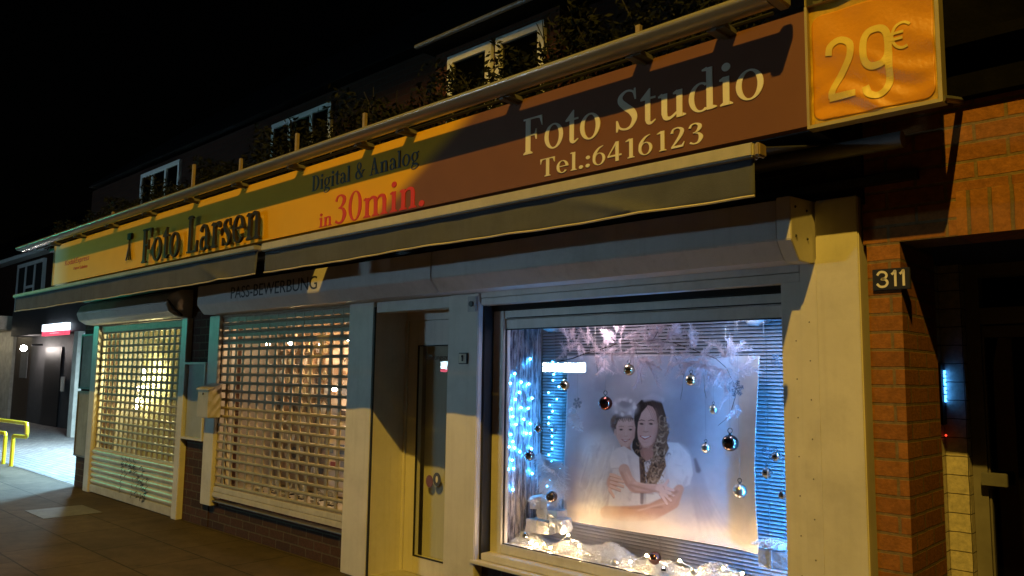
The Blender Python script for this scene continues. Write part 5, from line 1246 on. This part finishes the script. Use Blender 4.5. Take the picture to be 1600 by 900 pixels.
# ------------------------------------------------------------------ branch with feathers
FB = thing("feathered_branch", "bare hanging branch trimmed with pale pink feathers at the top of the window", "decoration", (-2.9, .30, 1.8))
def bp(px, py, y_=.30): return at(px, py, y_)
def twig(ps, r0, r1):
    P3 = [bp(*q_) for q_ in ps]; n_ = len(P3)
    MB().tube(P3, [r0 + (r1 - r0) * k / (n_ - 1) for k in range(n_)], 6).build("twig", M['wood'], FB, smooth=True)
twig([(868, 566), (895, 560), (915, 552), (935, 547), (962, 538), (990, 534), (1020, 532), (1050, 535), (1080, 545), (1100, 553), (1118, 560), (1135, 575), (1146, 598), (1149, 620), (1143, 640), (1134, 655), (1122, 665)], .0035, .0012)
twig([(1051, 550), (1060, 567), (1068, 588), (1066, 610), (1063, 625)], .002, .0008); twig([(1057, 562), (1050, 578)], .0012, .0007); twig([(1064, 580), (1074, 592)], .0012, .0007)
twig([(1097, 573), (1100, 590), (1101, 612), (1104, 622)], .0018, .0008); twig([(1099, 580), (1090, 585)], .0012, .0007)
twig([(928, 550), (932, 566), (935, 590)], .0018, .0008); twig([(990, 535), (997, 560), (1003, 600)], .0018, .0008); twig([(920, 552), (925, 530), (927, 520)], .0015, .0007)
twig([(1020, 532), (1030, 515), (1036, 508)], .0018, .0008); twig([(1115, 560), (1130, 558), (1142, 552)], .0015, .0007)
MB().tube([bp(1133, 560), bp(1134, 508)], .0006, 4).build("thread", M['letter'], FB); MB().tube([bp(930, 548), bp(930, 508)], .0006, 4).build("thread", M['letter'], FB)
def feather(px, py, ang, ln_px, y_=.29, m_=None, wide=.17):
    c_ = bp(px, py, y_); L_ = ln_px * .0046 * random.uniform(.7, 1.2); a = R_(ang)
    ax = Vector((math.cos(a), random.gauss(0, .25), math.sin(a))).normalized(); sd = ax.cross(Vector((random.gauss(0, .35), 1, random.gauss(0, .35)))).normalized(); nrm = ax.cross(sd)
    mb = MB(); n_ = 10; sp = []; cv, cw = random.gauss(0, .35), random.gauss(0, .4)
    for i in range(n_ + 1):
        u = i / n_; sp.append(c_ + ax * L_ * u + nrm * L_ * cv * u * u + sd * L_ * cw * u * u)
    for i in range(n_):
        for s_ in (-1, 1):
            for j in range(6):
                p0 = sp[i] + (sp[i + 1] - sp[i]) * (j / 6); w_ = wide * L_ * (.35 + .65 * math.sin(math.pi * min(1, (i + .6) / n_) ** .7)) * random.uniform(.3, 1.4)
                tip = p0 + sd * s_ * w_ + ax * L_ * random.uniform(.08, .24) + nrm * random.gauss(0, .07) * L_
                mb.add([p0 - ax * .0012, p0 + ax * .0012, tip + ax * .0009, tip - ax * .0009], [(0, 1, 2, 3)])
    return mb.build("feather", m_ or M['feather'], FB, recalc=False)
fl = [(890, 548, 80, 32), (885, 545, 235, 26), (893, 525, 150, 26), (898, 532, 120, 24), (905, 535, 300, 20), (884, 556, 100, 22), (918, 540, 95, 28), (940, 545, 200, 24), (930, 552, 285, 30), (935, 556, 250, 26), (938, 548, 170, 24), (945, 560, 300, 26), (950, 540, 130, 30), (960, 536, 150, 28), (955, 545, 250, 30),
      (962, 532, 110, 26), (970, 525, 85, 28), (963, 520, 95, 24), (975, 530, 40, 24), (985, 533, 320, 26), (990, 545, 240, 24), (1000, 535, 20, 30), (1000, 562, 280, 36), (998, 560, 265, 26), (1010, 533, 60, 26), (1022, 528, 110, 30), (1030, 520, 85, 32), (1035, 535, 150, 26), (1044, 530, 75, 34), (1050, 540, 290, 28), (1058, 528, 50, 26),
      (1068, 550, 30, 24), (1085, 545, 95, 26), (1078, 555, 180, 26), (1085, 565, 200, 28), (1092, 560, 260, 26), (1098, 555, 300, 24), (1105, 568, 230, 26), (1112, 572, 250, 24), (1120, 572, 200, 28), (1125, 575, 290, 26), (1132, 560, 60, 30), (1140, 565, 20, 28), (1135, 575, 330, 28), (1145, 580, 280, 30), (1148, 556, 90, 24), (1140, 620, 200, 20), (1152, 630, 270, 26), (1148, 640, 250, 20), (1158, 570, 340, 24), (1130, 552, 120, 24), (905, 535, 200, 20)]
for q_ in fl: feather(*q_)
for q_ in fl[::2] + fl[20:44]: feather(q_[0] + random.gauss(0, 5), q_[1] + random.gauss(0, 3), q_[2] + random.gauss(0, 50), q_[3])

# white angel wing at the poster's left edge
AW = thing("feather_wing", "white feather wing hanging at the lower left edge of the poster", "ornament", (-3.7, .38, 1.2))
FBs = FB; FB = AW
for k in range(26):
    u = k / 25; feather(842 + 36 * u, 706 + 14 * u + 6 * math.sin(u * 3), 285 - 20 * u + random.gauss(0, 8), 34 + 22 * u, .36, M['wingfeather'], .22)
for k in range(6): feather(893 + random.gauss(0, 3), 636 + k * 3, 262 + random.gauss(0, 18), 26, .36, M['wingfeather'], .25)
FB = FBs
# ------------------------------------------------------------------ spotlights in the display ceiling
for (px, py, lab, rx) in ((863, 512, "round dark ceiling spotlight at the upper left of the display", 0), (1184, 508, "tilted ceiling spotlight at the upper right of the display", .5)):
    q = at(px, py, .38); q.z = 1.945
    t = thing("ceiling_spotlight", lab, "lamp", (q.x, .38, 1.99))
    mb = MB(); ax = Vector((math.sin(rx), 0, -math.cos(rx))); c_ = Vector((q.x, .38, 1.99))
    mb.tube([c_, c_ + ax * .05, c_ + ax * .075, c_ + ax * .085], [.095, .085, .05, .02], 20); mb.build("housing", M['plate'], t, smooth=True)
    MB().tube([c_ + ax * .083, c_ + ax * .088], .03, 16).build("lens", M['dark'], t)

# ================================================================== display behind the open grille shutter
warmw = emit('warm_white_spot', (1.0, .74, .48), 200)
DP = thing("photo_display", "pale display panel with pinned photo cards behind the open grille shutter", "photo display", (-6.2, .6, .4))
bx("panel", mat('pale_panel', (.72, .62, .54), .6, .06, 3), DP, -6.75, -5.50, .60, .62, .42, 2.0)
sans("lettering", "Meister", -6.55, -6.10, 1.66, 1.76, .599, M['letter_dark'], DP, .002)
sans("lettering", "Service", -6.04, -5.60, 1.66, 1.76, .599, M['letter_dark'], DP, .002)
cardm = [mat('photo_card_' + a, c, .4, .35, 14) for a, c in (('grey', (.32, .32, .36)), ('tan', (.50, .33, .22)), ('dark', (.08, .07, .07)), ('white', (.75, .73, .70)), ('red', (.40, .08, .06)), ('blue', (.14, .20, .32)))]
for i in range(7):
    for k in range(6):
        x = -6.68 + i * .165 + random.uniform(-.015, .015); z = .66 + k * .16 + (0.08 if k > 3 else 0)
        if random.random() < .72 and not (1.6 < z < 1.78):
            h = random.uniform(.06, .11); wd = random.uniform(.05, .11)
            bx("photo_card", random.choice(cardm), DP, x, x + wd, .590, .598, z, z + h)
mb = MB(); q = at(437, 655, .56)
for cx_, cz_, m_ in ((-6.02, 1.10, cardm[5]), (-6.18, 1.12, cardm[3])):
    MB().prism([(cx_ + .075 * math.cos(k * math.pi / 12), cz_ + .085 * math.sin(k * math.pi / 12)) for k in range(24)], .575, .59).build("round_badge", m_, DP)
SPL = thing("spotlight_rail", "rail with small warm spotlights above the photo cards behind the grille", "lamp", (-6.5, .5, 2.1))
MB().tube([(-7.8, .50, 2.09), (-5.55, .50, 2.09)], .012, 8).build("rail", M['plate'], SPL)
for (px, py) in ((501, 540), (546, 528), (524, 607), (420, 537), (455, 535)):
    q = at(px, py, .42)
    MB().tube([(q.x, .50, 2.085), (q.x, .46, q.z + .05), (q.x, .42, q.z)], [.008, .02, .03], 10).build("spot_housing", M['plate'], SPL)
    MB().ball((q.x, .41, q.z - .01), .019, 12, 8).build("bulb", warmw, SPL, smooth=True)
HC = thing("hanging_cards", "rows of pale round cards on strings at the left behind the open grille", "display cards", (-7.3, .6, .5))
for i in range(7):
    x = -7.72 + i * .14
    for k in range(9):
        z = .62 + k * .155 + random.uniform(-.02, .02); rr_ = random.uniform(.045, .062)
        MB().prism([(x + rr_ * .85 * math.cos(a), z + rr_ * 1.1 * math.sin(a)) for a in [j * math.pi / 8 for j in range(16)]], .62 + .03 * (k % 2), .625 + .03 * (k % 2)).build("card", random.choice([M['curtain'], cardm[3], cardm[1], cardm[3], cardm[2]]), HC)
    MB().tube([(x, .618, 2.1), (x, .618, .55)], .0015, 4).build("string", M['dark'], HC)
bx("backdrop", mat('tan_backdrop', (.34, .26, .19), .7, .2, 3), HC, -7.99, -6.80, .75, .77, .38, 2.2)
# glass trophies on the board
gm = mat('crystal_glass', (.85, .88, .9), .05, .05, metal=.85)
for k in range(12):
    x = -7.65 + k * .175 + random.uniform(-.02, .02); h = random.uniform(.07, .15); y_ = .36 + .08 * (k % 3)
    t = thing("crystal_block", "engraved crystal glass block standing on the board behind the grille", "glass block", (x, y_, .36), "crystal blocks behind the grille")
    bx("block", gm, t, x - .045, x + .045, y_, y_ + .05, .372, .372 + h, bevel=.008)
    bx("base", M['dark'], t, x - .05, x + .05, y_ - .005, y_ + .055, .361, .371)
lamp("display_ceiling_lamp", 'POINT', (-6.0, .40, 1.95), 38, (1.0, .56, .27), shadow_soft_size=.05)
lamp("display_ceiling_lamp", 'POINT', (-7.1, .44, 1.95), 8, (1.0, .50, .20), shadow_soft_size=.05)

# ================================================================== behind the left shutter
CU = thing("curtain", "pale yellow curtain drawn at the left behind the graffitied shutter", "curtain", (-10.8, .7, .1))
mb = MB(); vsx = []; n_ = 160
for i in range(n_ + 1):
    x = -11.40 + 1.22 * i / n_; y_ = .62 + .035 * math.sin(i * .55) + .012 * math.sin(i * 1.7)
    vsx += [(x, y_, .06), (x, y_, 2.2)]
mb.add(vsx, [(2 * i, 2 * i + 1, 2 * i + 3, 2 * i + 2) for i in range(n_)])
o = mb.build("fabric", M['curtain'], CU, smooth=True, recalc=False); sm = o.modifiers.new("thickness", 'SOLIDIFY'); sm.thickness = .003
SH = thing("display_shelf", "dark shelves crowded with small goods at the right behind the left shutter", "shelf", (-9.4, .7, .1))
bx("back_panel", mat('olive_panel', (.20, .17, .08), .7, .3, 3), SH, -10.15, -8.69, .90, .92, .06, 2.2)
for k in range(6): bx("shelf_board", M['dark'], SH, -10.1, -8.72, .60, .898, .30 + k * .32, .32 + k * .32)
sgm = [mat('goods_' + a, c, .45, .3, 12) for a, c in (('ochre', (.45, .32, .08)), ('red', (.35, .06, .04)), ('green', (.06, .16, .12)), ('white', (.62, .58, .45)), ('dark', (.05, .05, .05)))]
cnt = 0
for k in range(6):
    x = -10.05
    while x < -8.85:
        wd = random.uniform(.06, .13); h = random.uniform(.10, .24)
        t = tag(MB().box(x, x + wd, .64, .74, .321 + k * .32, .321 + k * .32 + h).build("packet", random.choice(sgm), None, bevel=.006), "small packet standing on the shelves behind the left shutter", "packet", "packets on the shelf"); cnt += 1
        x += wd + random.uniform(.02, .07)
SPB = thing("globe_lamp_string", "column of bright warm bulbs glowing in the middle behind the left shutter", "lamp", (-10.0, .5, 1.0))
yb = emit('yellow_white_bulb', (1.0, .86, .45), 60)
for (px, py, rr_) in ((224, 581, .035), (225, 592, .03), (217, 607, .03), (224, 605, .02), (214, 628, .04), (222, 630, .03), (212, 636, .03), (229, 606, .025), (218, 620, .03)):
    q = at(px, py, .45); MB().ball(tuple(q), rr_, 12, 8).build("bulb", yb, SPB, smooth=True)
q0, q1 = at(219, 560, .45), at(217, 645, .45); MB().tube([(q0.x, .46, 2.2), (q0.x, .46, q0.z), (q1.x, .46, q1.z)], .01, 6).build("stem", M['plate'], SPB)
lamp("shop_ceiling_lamp", 'POINT', (-10.75, .40, 1.6), 48, (1.0, .86, .38), shadow_soft_size=.06)
lamp("shop_ceiling_lamp", 'POINT', (-9.4, .40, 2.1), 16, (1.0, .80, .36), shadow_soft_size=.06)

lamp("display_fill", 'POINT', (-3.1, .22, 1.93), 6.0, (.96, .76, .95), shadow_soft_size=.05)  # added fill lamp, brightens the feathers and poster from above
lamp("display_fill", 'POINT', (-2.1, .22, 1.93), 6.0, (.72, .74, 1.0), shadow_soft_size=.05)  # second added fill, lilac, lifts the right side of the poster
